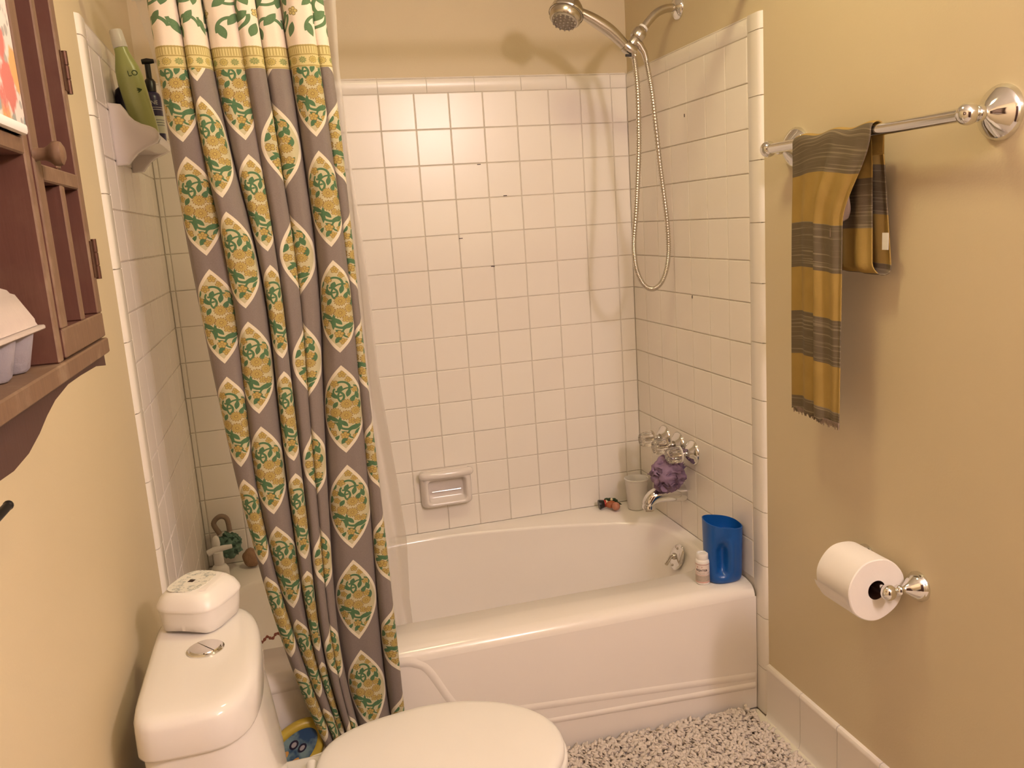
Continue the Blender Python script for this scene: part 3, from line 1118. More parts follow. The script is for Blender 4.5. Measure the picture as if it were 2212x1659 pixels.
def jug_ring(z, scale=1.0, inner=0.0, tilt=0.0):
    out = []
    for k in range(72):
        a = 2 * PI * k / 72
        # superellipse, a little narrower at the foot
        ca, sa = math.cos(a), math.sin(a)
        f = 1.0 / (abs(ca) ** 2.6 + abs(sa) ** 2.6) ** (1 / 2.6)
        hx, hy = (0.0545 - inner) * scale, (0.044 - inner) * scale
        x, y = hx * f * ca, hy * f * sa
        # grip recess facing the room, with the rounded bar to its right
        if inner == 0:
            g = math.exp(-((a - 4.28) / 0.27) ** 2) * max(0.0, min(1.0, (z - 0.018) / 0.02)) * max(0.0, min(1.0, (0.128 - z) / 0.03))
            x += 0.012 * g
            y += 0.026 * g
            g2 = math.exp(-((a - 4.82) / 0.17) ** 2) * max(0.0, min(1.0, (z - 0.018) / 0.02)) * max(0.0, min(1.0, (0.14 - z) / 0.03))
            y -= 0.006 * g2
        zz = z + tilt * (-x * 0.20 + y * 0.14)
        out.append(Vector((jx + x, jy + y, JZ + zz)))
    return out


rg = [jug_ring(z, s) for z, s in ((0.0, 0.80), (0.002, 0.86), (0.008, 0.91), (0.018, 0.935), (0.026, 0.94), (0.034, 0.945), (0.06, 0.955), (0.09, 0.97), (0.104, 0.975), (0.118, 0.98), (0.13, 0.985), (0.15, 0.99))]
rg += [jug_ring(0.168, 1.0, 0, 1.0), jug_ring(0.169, 1.0, 0.0022, 1.0), jug_ring(0.15, 0.99, 0.0024), jug_ring(0.135, 0.985, 0.004)]
bm = loft(rg, True, True, True)
link('jug_body', bm, M['blue'], jug, angle=60)

# small labelled bottle beside the jug
bx, by_ = 1.3765, -0.693
bt = empty('medicine_bottle', (bx, by_, JZ), 'small white bottle with a red and black printed label beside the blue jug', 'bottle')
link('bottle_body', lathe([(0.0, 0.0), (0.0175, 0.0), (0.0195, 0.002), (0.0195, 0.066), (0.018, 0.070), (0.0155, 0.072), (0.0, 0.072)], 36, (bx, by_, JZ)), M['white_plastic'], bt)
link('cap', lathe([(0.0160, 0.072), (0.0166, 0.073), (0.0164, 0.086), (0.0155, 0.0885), (0.012, 0.0885), (0.011, 0.0865), (0.0, 0.0862)], 36, (bx, by_, JZ)), M['white_plastic'], bt)


def bottle_label_material():
    m = bpy.data.materials.new('printed_bottle_label')
    t = NT(m)
    x, y, z = t.sep(t.coord('Object'))
    n = t.noise(t.comb(t.m('MULTIPLY', x, 6), t.m('MULTIPLY', y, 6), t.m('MULTIPLY', z, 1.2)), 260, 3, 0.7)
    h = t.m('SUBTRACT', z, JZ)

    def between(a, b):
        return t.m('MULTIPLY', t.m('GREATER_THAN', h, a), t.m('LESS_THAN', h, b))
    c = t.mix(between(0.0095, 0.027), (0.78, 0.66, 0.60, 1), t.mix(n, (0.62, 0.52, 0.44, 1), (0.26, 0.19, 0.14, 1)))
    ln = t.m('MAXIMUM', t.m('MAXIMUM', between(0.0585, 0.060), between(0.028, 0.0290)), between(0.0060, 0.0070))
    c = t.mix(ln, c, (0.42, 0.20, 0.16, 1))
    c = t.mix(between(0.0072, 0.0092), c, (0.70, 0.36, 0.32, 1))
    gap = t.m('MULTIPLY', t.m('MAXIMUM', between(0.0315, 0.0325), between(0.0350, 0.0360)), t.m('GREATER_THAN', n, 0.45))
    c = t.mix(gap, c, (0.16, 0.10, 0.08, 1))
    t.l.new(c, t.bsdf.inputs['Base Color'])
    t.bsdf.inputs['Roughness'].default_value = 0.5
    return m


link('label_wrap', lathe([(0.0198, 0.005), (0.0198, 0.0625)], 40, (bx, by_, JZ), cap=False), bottle_label_material(), bt)
view_a = math.atan2(cam.location.y - by_, cam.location.x - bx) - 0.16


def on_cyl(cx, cy, cz, r, a0):
    return lambda x, y, z: Vector((cx + (r + z) * math.cos(a0 + x / r), cy + (r + z) * math.sin(a0 + x / r), cz + y))


link('label_text', text_mesh('FIGHTER', 0.0088, on_cyl(bx, by_, JZ + 0.0425, 0.0199, view_a), True), M['text_dark'], bt, smooth=False)
link('label_mark', extrude_poly([(-0.010, -0.0026), (0.004, -0.0014), (0.004, 0.0026), (-0.010, 0.0022)], lambda p, q, d: on_cyl(bx, by_, JZ + 0.0520, 0.0199, view_a - 0.1)(p, q, d), 0.0, 0.0003), M['text_red'], bt, smooth=False)

# pink cord on the tub rim behind the curtain
pk = link('hair_tie', tube(spline([(0.150, -0.600, TUBZ + 0.006), (0.168, -0.585, TUBZ + 0.010), (0.180, -0.578, TUBZ + 0.006), (0.192, -0.568, TUBZ + 0.013), (0.204, -0.570, TUBZ + 0.006),
                                    (0.216, -0.560, TUBZ + 0.014), (0.228, -0.566, TUBZ + 0.008), (0.240, -0.575, TUBZ + 0.006)], 60), [0.0032 + 0.0012 * math.sin(i * 1.3) for i in range(60)], 8), M['pink'])
tag(pk, 'pink twisted cord lying on the tub rim left of the curtain', 'cord')

# back-left corner of the tub: teal mesh puff, white pump bottle, brown sponge
CZ = rim_z(0.05, -0.05)
tp_ = empty('bath_puff', (0.083, -0.055, CZ), 'teal mesh bath puff in the back left corner of the tub', 'bath puff')
puff('mesh', (0.082, -0.062, CZ + 0.082), 0.052, M['teal'], '', '', 11, 14, tp_)
link('loop', tube(spline([(0.06, -0.055, CZ + 0.12), (0.045, -0.05, CZ + 0.155), (0.065, -0.05, CZ + 0.175), (0.085, -0.05, CZ + 0.165), (0.09, -0.055, CZ + 0.125)], 24), 0.008, 10), M['towel_dark'], tp_)
spg = link('sponge', sphere((0.145, -0.062, CZ + 0.032), 0.03, None, 24, (0.95, 0.8, 1.0)), M['sponge'])
for v in spg.data.vertices:
    v.co += v.normal * 0.004 * mnoise.noise(v.co * 90)
tag(spg, 'brown sponge on the tub ledge beside the teal puff', 'sponge')
px_, py_ = 0.057, -0.155
wb = empty('pump_bottle', (px_, py_, CZ), 'white pump bottle on the tub ledge in front of the teal puff', 'bottle')
link('bottle_body', lathe([(0.0, 0.0), (0.024, 0.0), (0.026, 0.003), (0.026, 0.045), (0.020, 0.056), (0.013, 0.060), (0.0, 0.060)], 24, (px_, py_, CZ)), M['white_plastic'], wb)
link('neck', lathe([(0.013, 0.060), (0.0145, 0.062), (0.0145, 0.10), (0.011, 0.102), (0.0, 0.102)], 20, (px_, py_, CZ)), M['white_plastic'], wb)
link('nozzle', tube([(px_ - 0.028, py_, CZ + 0.099), (px_ - 0.01, py_, CZ + 0.106), (px_ + 0.02, py_, CZ + 0.110), (px_ + 0.042, py_, CZ + 0.111)], [0.010, 0.010, 0.008, 0.006], 12), M['white_plastic'], wb)
wt = link('tag', lathe([(0.0, 0.0), (0.010, 0.0), (0.0125, 0.012), (0.009, 0.03), (0.004, 0.036), (0.0, 0.037)], 16, (0.050, -0.108, CZ + 0.098), (0.05, 0, 1)), M['white_plastic'], tp_)

# ------------------------------------------------------------------ shower
sh = empty('shower_set', (XR, -0.374, 1.966), 'hand shower with metal hose hanging from the wall arm over the tub', 'shower')
link('wall_flange', lathe([(0.034, 0.0), (0.034, 0.003), (0.030, 0.009), (0.018, 0.016), (0.013, 0.018), (0.0, 0.018)], 28, (PXR, -0.374, 1.968), (-1, 0, 0)), M['chrome'], sh)
link('arm', tube(spline([(1.502, -0.374, 1.968), (1.470, -0.374, 1.966), (1.440, -0.374, 1.954), (1.415, -0.374, 1.932), (1.393, -0.374, 1.909)], 24), 0.0115, 16), M['satin'], sh)
ad = Vector((-0.66, 0, -0.75)).normalized()
nutp = Vector((1.393, -0.374, 1.909))
link('nut', lathe([(0.0, -0.004), (0.0125, -0.004), (0.0145, 0.0), (0.0195, 0.005), (0.0205, 0.012), (0.0205, 0.026), (0.018, 0.030), (0.0, 0.030)], 18, nutp, ad), M['satin'], sh)
link('washer', lathe([(0.014, -0.010), (0.0142, -0.004)], 18, nutp, ad), M['white_plastic'], sh)
link('diverter', lathe([(0.013, 0.026), (0.0135, 0.030), (0.0135, 0.058), (0.012, 0.061), (0.0, 0.061)], 18, nutp, ad), M['satin'], sh)
hd = Vector((0.80, 0, -0.60)).normalized()
holder = Vector((1.352, -0.376, 1.858))
bm = lathe([(0.0, -0.018), (0.0165, -0.018), (0.018, -0.014), (0.018, 0.014), (0.0165, 0.018), (0.0, 0.018)], 22, holder, hd)
link('cradle', bm, M['satin'], sh)
link('cradle_slot', box(1.334, 1.352, -0.392, -0.386, 1.835, 1.842, 0.001, 1), M['black'], sh)
link('hose_outlet', tube([(1.372, -0.374, 1.880), (1.385, -0.374, 1.868), (1.398, -0.374, 1.848), (1.404, -0.374, 1.826)], [0.011, 0.0115, 0.0095, 0.008], 16), M['satin'], sh)
# handle swelling in the middle
ha, hb_ = Vector((1.338, -0.376, 1.869)), Vector((1.208, -0.386, 1.953))
pts = spline([ha + Vector((0.03, 0, -0.03)), ha, ha.lerp(hb_, 0.35) + Vector((0.004, 0, 0.006)), ha.lerp(hb_, 0.7) + Vector((0.002, 0, 0.005)), hb_, hb_ + Vector((-0.022, 0, 0.012))], 34)
rad = []
for i in range(34):
    f = i / 33
    rad.append(0.0118 + 0.0055 * math.sin(min(1, max(0, (f - 0.12) / 0.7)) * PI) + (0.005 * max(0, f - 0.8) * 5))
link('handle', tube(pts, rad, 18), M['satin'], sh)
fx = Vector((-0.38, -0.30, -0.875)).normalized()
hc = Vector((1.166, -0.388, 1.955))
link('head', lathe([(0.0, -0.040), (0.018, -0.038), (0.033, -0.029), (0.042, -0.015), (0.0465, 0.0), (0.0475, 0.006), (0.0465, 0.010), (0.044, 0.011), (0.043, 0.024), (0.038, 0.030), (0.0, 0.030)], 36, hc, fx), M['satin'], sh)
qf = frame_of(fx)
bm = lathe([(0.0, 0.030), (0.035, 0.030), (0.033, 0.034), (0.0, 0.036)], 30, hc, fx)
for rr, nn in ((0.0, 1), (0.012, 6), (0.023, 11), (0.031, 15)):
    for k in range(nn):
        a = 2 * PI * k / nn
        sphere(hc + qf @ Vector((rr * math.cos(a), rr * math.sin(a), 0.036)), 0.0028, bm, 8)
link('spray_face', bm, M['rubber'], sh)
link('trim_ring', lathe([(0.0482, 0.004), (0.0495, 0.007), (0.0482, 0.010)], 36, hc, fx, cap=False), M['chrome'], sh)
# corrugated hose
hp = spline([(1.362, -0.376, 1.845), (1.369, -0.375, 1.81), (1.374, -0.374, 1.74), (1.373, -0.374, 1.65), (1.370, -0.374, 1.573), (1.363, -0.374, 1.49), (1.356, -0.374, 1.415), (1.345, -0.374, 1.33), (1.344, -0.374, 1.285),
             (1.350, -0.374, 1.235), (1.370, -0.374, 1.192), (1.399, -0.374, 1.176), (1.428, -0.374, 1.193), (1.447, -0.374, 1.235), (1.455, -0.374, 1.29), (1.453, -0.374, 1.369), (1.444, -0.374, 1.46), (1.435, -0.374, 1.544),
             (1.426, -0.374, 1.65), (1.418, -0.374, 1.74), (1.408, -0.374, 1.802), (1.401, -0.374, 1.835)], 900)
rad = [0.0078 if (i % 4) < 2 else 0.0066 for i in range(900)]
link('hose', tube(hp, rad, 10), M['satin'], sh, angle=70)

# ------------------------------------------------------------------ towel bar and towel
BARX, BARZ = 1.440, 1.526
tb = empty('towel_bar', (PXR, -1.24, BARZ), 'chrome towel bar with ball ends on the beige right wall', 'towel bar')
link('rail', tube([(BARX, -0.935, BARZ), (BARX, -1.535, BARZ)], 0.0115, 20), M['chrome'], tb)
for py in (-0.952, -1.533):
    pp = link('post', lathe([(0.046, 0.0), (0.046, 0.004), (0.043, 0.008), (0.0425, 0.010), (0.039, 0.013), (0.030, 0.021), (0.019, 0.029), (0.0115, 0.034), (0.0085, 0.037), (0.0085, 0.038),
                              (0.013, 0.0405), (0.0145, 0.045), (0.013, 0.0495), (0.0085, 0.052), (0.0085, 0.053)], 32, (PXR, py, BARZ), (-1, 0, 0)), M['chrome'], tb)
    link('finial', sphere((BARX, py + (0.010 if py > -1.2 else 0.0), BARZ), 0.0185, seg=24), M['chrome'], tb)

tw = empty('towel', (BARX, -1.19, BARZ), 'striped mustard and grey-brown towel draped over the chrome bar', 'towel')
# front drop: path length down the cloth drives the stripes
NS, NTt = 72, 150
rows, uvs = [], []
ztop = BARZ + 0.0150
for i in range(NTt):
    f = i / (NTt - 1)
    # profile: behind the bar, over it, then straight down
    Ltot = 0.045 + 0.042 + 0.585
    d = f * Ltot
    if d < 0.045:
        bxx, bz = BARX + 0.0148, BARZ - 0.045 + d
    elif d < 0.087:
        a = (d - 0.045) / 0.042 * PI
        bxx, bz = BARX + 0.0148 * math.cos(a), BARZ + 0.0148 * math.sin(a)
    else:
        bxx, bz = BARX - 0.0148, BARZ - (d - 0.087)
    hang = max(0.0, min(1.0, (BARZ - bz) / 0.17)) if d > 0.087 else 0.0
    hs = hang * hang * (3 - 2 * hang)
    yl = -1.062 + 0.004 * hs + 0.006 * (BARZ - bz if d > 0.087 else 0)
    yr = -1.314 + 0.079 * hs
    row, ur = [], []
    for j in range(NS):
        s = j / (NS - 1)
        y = yl + (yr - yl) * s
        dep = 0.0
        h2 = max(0.0, min(1.0, (BARZ - bz) / 0.10)) if d > 0.087 else 0.0
        # a fold line near the middle, loose ripples
        dep += h2 * (0.005 * math.sin(s * 9.0 + 0.6) + 0.003 * math.sin(s * 21 + 4 * bz))
        step = 1 / (1 + math.exp(-(s - 0.53) * 60))
        dep += h2 * (-0.010 * step + 0.006 * math.exp(-((s - 0.50) / 0.035) ** 2))
        dep += h2 * 0.007 * math.exp(-((s - 0.97) / 0.06) ** 2)
        zz = bz - 0.012 * s * (0 if d < 0.087 else min(1.0, (d - 0.087) / 0.1)) * 0.3
        if i == NTt - 1:
            zz += 0.004 * math.sin(s * 55) + 0.002 * math.sin(s * 131)
        if d < 0.10 and d > 0.03:
            zz += 0.003 * math.sin(s * 15)
        row.append(Vector((bxx + dep, y, zz)))
        # 1.357 is a grey-to-yellow line; stripes by height with curved pull near the bar
        v = 1.5515 - bz + (0.013 * (1 - h2) * math.sin(s * 3.0))
        if d < 0.074:
            v = -0.05
        ur.append((s * 0.3, v + 0.004 * math.sin(s * 5)))
    rows.append(row)
    uvs.append(ur)


def cloth(name, rows, uvs, material, parent, thick=0.0022):
    me = grid_mesh(name, rows, uvs)
    o = link(name, me, material, parent, angle=180)
    md = o.modifiers.new('solid', 'SOLIDIFY')
    md.thickness = thick
    md.offset = 0
    return o


cloth('front_drop', rows, uvs, M['towel'], tw)
# folded back half: a hanging loop behind the front drop
rows, uvs = [], []
NTb = 90
for i in range(NTb):
    f = i / (NTb - 1)
    L1, L2, L3 = 0.243, 0.05, 0.243
    d = f * (L1 + L2 + L3)
    if d < L1:
        bxx, bz, g = BARX + 0.010 + 0.004 * d / L1, BARZ - 0.010 - d, 0.0
    elif d < L1 + L2:
        a = (d - L1) / L2 * PI
        bxx, bz, g = BARX + 0.014 + 0.016 * (1 - math.cos(a)), BARZ - 0.010 - L1 - 0.016 * math.sin(a), (d - L1) / L2
    else:
        bxx, bz, g = BARX + 0.046 - 0.008 * (d - L1 - L2) / L3, BARZ - 0.010 - L1 + (d - L1 - L2), 1.0
    yl = -1.165 - 0.01 * g
    wob = (BARZ - bz)
    yr = -1.284 - 0.020 * g * min(1, wob / 0.26) + 0.004 * g
    row, ur = [], []
    for j in range(40):
        s = j / 39
        y = yl + (yr - yl) * s
        dep = 0.003 * math.sin(s * 14 + 1) * min(1, wob / 0.05)
        row.append(Vector((bxx + dep, y, bz - 0.012 * s * g)))
        v = (1.44 - bz) + 0.035 * g
        ur.append((s * 0.2, v))
    rows.append(row)
    uvs.append(ur)
cloth('back_loop', rows, uvs, M['towel'], tw)
# crumpled edge tucked between the two
rows, uvs = [], []
for i in range(30):
    f = i / 29
    row, ur = [], []
    for j in range(16):
        s = j / 15
        y = -1.196 - 0.048 * s * (0.5 + 0.5 * math.sin(f * 3.2)) - 0.010 * f
        z = 1.452 - 0.125 * f * (1 - 0.35 * s) - 0.006 * s
        x = BARX - 0.006 + 0.007 * math.sin(s * 9 + f * 5) - 0.012 * (1 - s) * f
        row.append(Vector((x, y, z)))
        ur.append((s * 0.1, 0.30 + f * 0.06))
    rows.append(row)
    uvs.append(ur)
cloth('tucked_edge', rows, uvs, M['towel_dark'], tw)
link('care_label', box(BARX + 0.0335, BARX + 0.0343, -1.3075, -1.290, 1.300, 1.333), M['tag_white'], tw)
# fringe
bm = bmesh.new()
for k in range(46):
    s = (k + 0.5) / 46
    y = -1.056 + (-1.236 + 1.056) * s
    step = 1 / (1 + math.exp(-(s - 0.53) * 60))
    x = BARX - 0.0148 - 0.010 * step + 0.003
    ln = random.uniform(0.006, 0.013)
    zb = 0.944 - 0.004 * s
    tube([(x, y, zb + 0.004), (x, y - 0.001, zb - ln)], [0.0018, 0.0008], 5, bm)
o = link('fringe', bm, M['towel_dark'], tw)
o['kind'] = 'stuff'

# ------------------------------------------------------------------ toilet paper holder and roll
TX, TZ = 1.428, 0.622
th = empty('toilet_paper_holder', (PXR, -1.28, 0.61), 'chrome toilet paper holder with two flared posts on the right wall', 'holder')
for py in (-1.213, -1.375):
    link('post', lathe([(0.031, 0.0), (0.031, 0.004), (0.0285, 0.007), (0.028, 0.010), (0.024, 0.016), (0.015, 0.027), (0.0085, 0.036), (0.0065, 0.041), (0.0065, 0.043), (0.0105, 0.046), (0.012, 0.050), (0.0105, 0.054), (0.0065, 0.057), (0.0065, 0.062)],
                       28, (PXR, py, TZ), (-1, 0, 0)), M['chrome'], th)
    link('finial', sphere((TX + 0.006, py, TZ), 0.0165, seg=22), M['chrome'], th)
link('roller', tube([(TX + 0.006, -1.22, TZ), (TX + 0.006, -1.37, TZ)], 0.008, 16), M['chrome'], th)
rl = empty('toilet_paper_roll', (TX, -1.29, TZ), 'white toilet paper roll on the chrome holder', 'toilet paper')
RR, RI = 0.0665, 0.0205
ry0, ry1 = -1.347, -1.237
rc = (TX + 0.001, TZ - 0.006)
bm = bmesh.new()
prof = [(RI, 0.0), (RR - 0.002, 0.0), (RR, 0.002), (RR, 0.108), (RR - 0.002, 0.110), (RI, 0.110)]
lathe(prof, 64, (rc[0], ry0, rc[1]), (0, 1, 0), bm, cap=False)
for v in bm.verts:   # slightly squashed, hand-wound outline
    a = math.atan2(v.co.z - rc[1], v.co.x - rc[0])
    r = math.hypot(v.co.z - rc[1], v.co.x - rc[0])
    if r > 0.04:
        k2 = 1 + 0.012 * math.sin(3 * a + 1) + 0.008 * math.sin(7 * a)
        v.co.x = rc[0] + (v.co.x - rc[0]) * k2
        v.co.z = rc[1] + (v.co.z - rc[1]) * k2
link('paper', bm, M['paper'], rl, angle=40)
link('core', lathe([(RI, 0.0005), (RI, 0.1095), (RI - 0.0015, 0.1095), (RI - 0.0015, 0.0005)], 32, (rc[0], ry0, rc[1]), (0, 1, 0), cap=False), M['cardboard'], rl)
# loose end of the sheet
rows = []
for i in range(8):
    a = -PI * 0.86 - i * 0.05
    rr_ = RR + 0.0008 + 0.0006 * i
    rows.append([Vector((rc[0] + rr_ * math.cos(a), ry0 + 0.002 + 0.106 * j / 10, rc[1] + rr_ * math.sin(a))) for j in range(11)])
link('loose_sheet', grid_mesh('loose_sheet', rows), M['paper'], rl)

# ------------------------------------------------------------------ toilet
TYC = -1.300
toi = empty('toilet', (0.30, TYC, 0.0), 'white one-piece toilet with its lid down against the left wall', 'toilet')


def tank_outline(scale_x=1.0, half=0.198, xb=0.042, xf=0.223, n=64):
    """D-shaped tank plan: flat back on the wall side, bowed front"""
    out = []
    for k in range(n):
        a = 2 * PI * k / n
        ca, sa = math.cos(a), math.sin(a)
        ex = 3.0 if ca > 0 else 7.0
        f = 1.0 / (abs(ca) ** ex + abs(sa) ** ex) ** (1 / ex)
        xm = (xb + xf) / 2
        out.append((xm + (xf - xb) / 2 * f * ca, TYC + half * f * sa))
    return out


rings = []
for z, hf, xf in ((0.20, 0.13, 0.225), (0.30, 0.145, 0.240), (0.40, 0.165, 0.245), (0.50, 0.178, 0.240), (0.60, 0.188, 0.228), (0.667, 0.191, 0.219)):
    rings.append([Vector((x, y, z)) for x, y in tank_outline(1, hf, 0.046, xf)])
link('tank', loft(rings), M['porcelain'], toi, angle=60)
rings = []
for z, ins in ((0.655, 0.006), (0.657, 0.001), (0.662, -0.001), (0.69, 0.0), (0.705, 0.001), (0.714, 0.005), (0.719, 0.012), (0.7215, 0.024), (0.7225, 0.05)):
    rings.append([Vector((x, y, z)) for x, y in tank_outline(1, 0.197 - ins, 0.040 + ins * 0.6, 0.2245 - ins)])
link('tank_lid', loft(rings), M['porcelain'], toi, angle=60)
bcx, bcy = 0.136, -1.290
fb = link('flush_button', lathe([(0.031, 0.722), (0.031, 0.7245), (0.0285, 0.7265), (0.027, 0.7262), (0.0, 0.7252)], 36, (bcx, bcy, 0)), M['chrome'], toi)
bm = bmesh.new()
for sgn in (1, -1):
    pts2 = [(0.0247 * math.cos(a), 0.0247 * math.sin(a)) for a in [(-0.5 + k / 16) * PI for k in range(17)]]
    pts2 = [(sgn * (abs(x) + 0.0009), y) for x, y in pts2]
    extrude_poly(pts2, lambda p, q, d: Vector((bcx + p * 0.8 - q * 0.6, bcy + p * 0.6 + q * 0.8, d)), 0.7255, 0.7285, bm)
link('button_half', bm, M['chrome'], fb)


def seat_outline(xr, xf, half, n=72, ex_f=2.0):
    out = []
    xm = xr + (xf - xr) * 0.47
    for k in range(n):
        a = 2 * PI * k / n
        ca, sa = math.cos(a), math.sin(a)
        if ca >= 0:
            f = 1.0
            x = xm + (xf - xm) * ca
            y = half * sa
        else:
            ex = 3.2
            f = 1.0 / (abs(ca) ** ex + abs(sa) ** ex) ** (1 / ex)
            x = xm + (xm - xr) * f * ca
            y = half * f * sa
            y *= 1 - 0.13 * min(1.0, max(0.0, -ca))
        out.append((x, TYC + y))
    return out


# bowl: rim down to the foot
rings = []
for z, xr, xf, hf in ((0.0, 0.20, 0.58, 0.105), (0.02, 0.20, 0.58, 0.108), (0.10, 0.21, 0.585, 0.108), (0.20, 0.21, 0.64, 0.125), (0.28, 0.20, 0.70, 0.150), (0.34, 0.19, 0.735, 0.172), (0.385, 0.19, 0.748, 0.182), (0.392, 0.192, 0.744, 0.180)):
    rings.append([Vector((x, y, z)) for x, y in seat_outline(xr, xf, hf)])
link('bowl', loft(rings), M['porcelain'], toi, angle=60)
link('deck', box(0.16, 0.36, TYC - 0.150, TYC + 0.150, 0.34, 0.398, 0.012, 3), M['porcelain'], toi)
rings = []
for z, ins in ((0.394, 0.004), (0.396, 0.0), (0.409, 0.0), (0.412, 0.003)):
    rings.append([Vector((x, y, z)) for x, y in seat_outline(0.295 + ins, 0.758 - ins, 0.191 - ins)])
link('seat', loft(rings), M['white_plastic'], toi, angle=50)
rings = []
for z, ins in ((0.4135, 0.004), (0.415, 0.0), (0.424, 0.0), (0.429, 0.002), (0.4325, 0.007), (0.4345, 0.018), (0.4362, 0.06), (0.437, 0.12)):
    rings.append([Vector((x, y, z)) for x, y in seat_outline(0.288 + ins, 0.753 - ins, 0.187 - ins)])
link('seat_lid', loft(rings), M['white_plastic'], toi, angle=50)
for sy in (-0.075, 0.075):
    link('hinge', tube([(0.283, TYC + sy - 0.022, 0.409), (0.283, TYC + sy + 0.022, 0.409)], 0.011, 16), M['white_plastic'], toi)

# ------------------------------------------------------------------ wipes box on the tank
wx = empty('wipes_box', (0.122, -1.172, 0.7225), 'white plastic wipes box with a grey floral label on the toilet tank', 'box')
WR = math.radians(-27)


def wipe_ring(z, hx, hy, ex=3.6, arch=0.0):
    out = []
    for k in range(64):
        a = 2 * PI * k / 64
        ca, sa = math.cos(a), math.sin(a)
        f = 1.0 / (abs(ca) ** ex + abs(sa) ** ex) ** (1 / ex)
        x, y = hx * f * ca, hy * f * sa
        zz = z + arch * max(0.0, 1 - (x / (hx * 0.8)) ** 2) if arch else z
        out.append(Vector((0.122 + x * math.cos(WR) - y * math.sin(WR), -1.168 + x * math.sin(WR) + y * math.cos(WR), zz)))
    return out


zb = 0.7232
rings = [wipe_ring(zb, 0.050, 0.054, 4, 0.006), wipe_ring(zb + 0.003, 0.054, 0.058, 4, 0.004), wipe_ring(zb + 0.02, 0.0575, 0.0615), wipe_ring(zb + 0.043, 0.060, 0.064)]
link('tub', loft(rings), M['white_plastic'], wx, angle=60)
rings = [wipe_ring(zb + 0.0435, 0.0612, 0.0652), wipe_ring(zb + 0.046, 0.062, 0.066), wipe_ring(zb + 0.050, 0.0615, 0.0655), wipe_ring(zb + 0.062, 0.055, 0.060), wipe_ring(zb + 0.071, 0.046, 0.053, 3.2), wipe_ring(zb + 0.0745, 0.040, 0.048, 3.0), wipe_ring(zb + 0.0755, 0.030, 0.04, 3.0)]
link('lid', loft(rings), M['white_plastic'], wx, angle=60)


def wipe_pt(x, y, z):
    return Vector((0.122 + x * math.cos(WR) - y * math.sin(WR), -1.168 + x * math.sin(WR) + y * math.cos(WR), zb + z))


lab = [(-0.036 + 0.028 * (1 - math.cos(a)) * 0.0 + 0.030 * math.cos(a) + 0.024, 0.042 * math.sin(a)) for a in [2 * PI * k / 40 for k in range(40)]]
bm = extrude_poly([(-0.010 + 0.033 * math.copysign(abs(math.cos(a)) ** 0.6, math.cos(a)), 0.047 * math.copysign(abs(math.sin(a)) ** 0.7, math.sin(a))) for a in [2 * PI * k / 48 for k in range(48)]],
                  lambda p, q, d: wipe_pt(p, q, d), 0.0750, 0.0763)
link('label_panel', bm, M['wipes_label'], wx, smooth=False)
link('label_mark', extrude_poly([(-0.016, -0.006), (-0.006, -0.006), (-0.006, 0.005), (-0.016, 0.005)], lambda p, q, d: wipe_pt(p, q, d), 0.0762, 0.0767), M['text_dark'], wx, smooth=False)
bm = extrude_poly([(0.028, -0.040), (0.036, -0.036), (0.041, -0.015), (0.041, 0.012), (0.036, 0.034), (0.030, 0.036), (0.034, 0.012), (0.034, -0.014)], lambda p, q, d: wipe_pt(p, q, d - 0.45 * max(0, p - 0.030)), 0.0700, 0.0772)
link('latch', bm, M['ceramic'], wx, smooth=False)

# ------------------------------------------------------------------ yellow oval package behind the toilet
pg = empty('detergent_pack', (0.20, -0.845, 0.0), 'yellow pack with an oval blue picture standing on the floor behind the toilet', 'package')
pc = Vector((0.232, -0.846, 0.215))
pu_ = Vector((0.80, 0.06, 0.60)).normalized()       # long axis of the oval
pn = Vector((0.12, -0.93, 0.34)).normalized()        # faces the camera, leaning back on the tub
pu_ = (pu_ - pn * pu_.dot(pn)).normalized()
pv_ = pn.cross(pu_).normalized()


def oval(hx, hy, d, n=48, off=(0, 0)):
    return [pc + pu_ * (hx * math.cos(2 * PI * k / n) + off[0]) + pv_ * (hy * math.sin(2 * PI * k / n) + off[1]) + pn * d for k in range(n)]


link('oval_rim', loft([oval(0.086, 0.048, -0.02), oval(0.094, 0.056, -0.008), oval(0.094, 0.056, 0.002), oval(0.086, 0.048, 0.010), oval(0.072, 0.036, 0.008), oval(0.070, 0.034, 0.004)]), M['yellow'], pg, angle=60)


def pack_picture_material():
    m = bpy.data.materials.new('blue_pack_picture')
    t = NT(m)
    v = t.coord('Object')
    n = t.noise(v, 26, 3, 0.6)
    r = t.new('ShaderNodeMapRange')
    r.inputs[1].default_value = 0.42
    r.inputs[2].default_value = 0.6
    t.l.new(n, r.inputs[0])
    t.l.new(t.mix(r.outputs[0], (0.012, 0.05, 0.13, 1), (0.16, 0.24, 0.26, 1)), t.bsdf.inputs['Base Color'])
    t.bsdf.inputs['Roughness'].default_value = 0.35
    return m


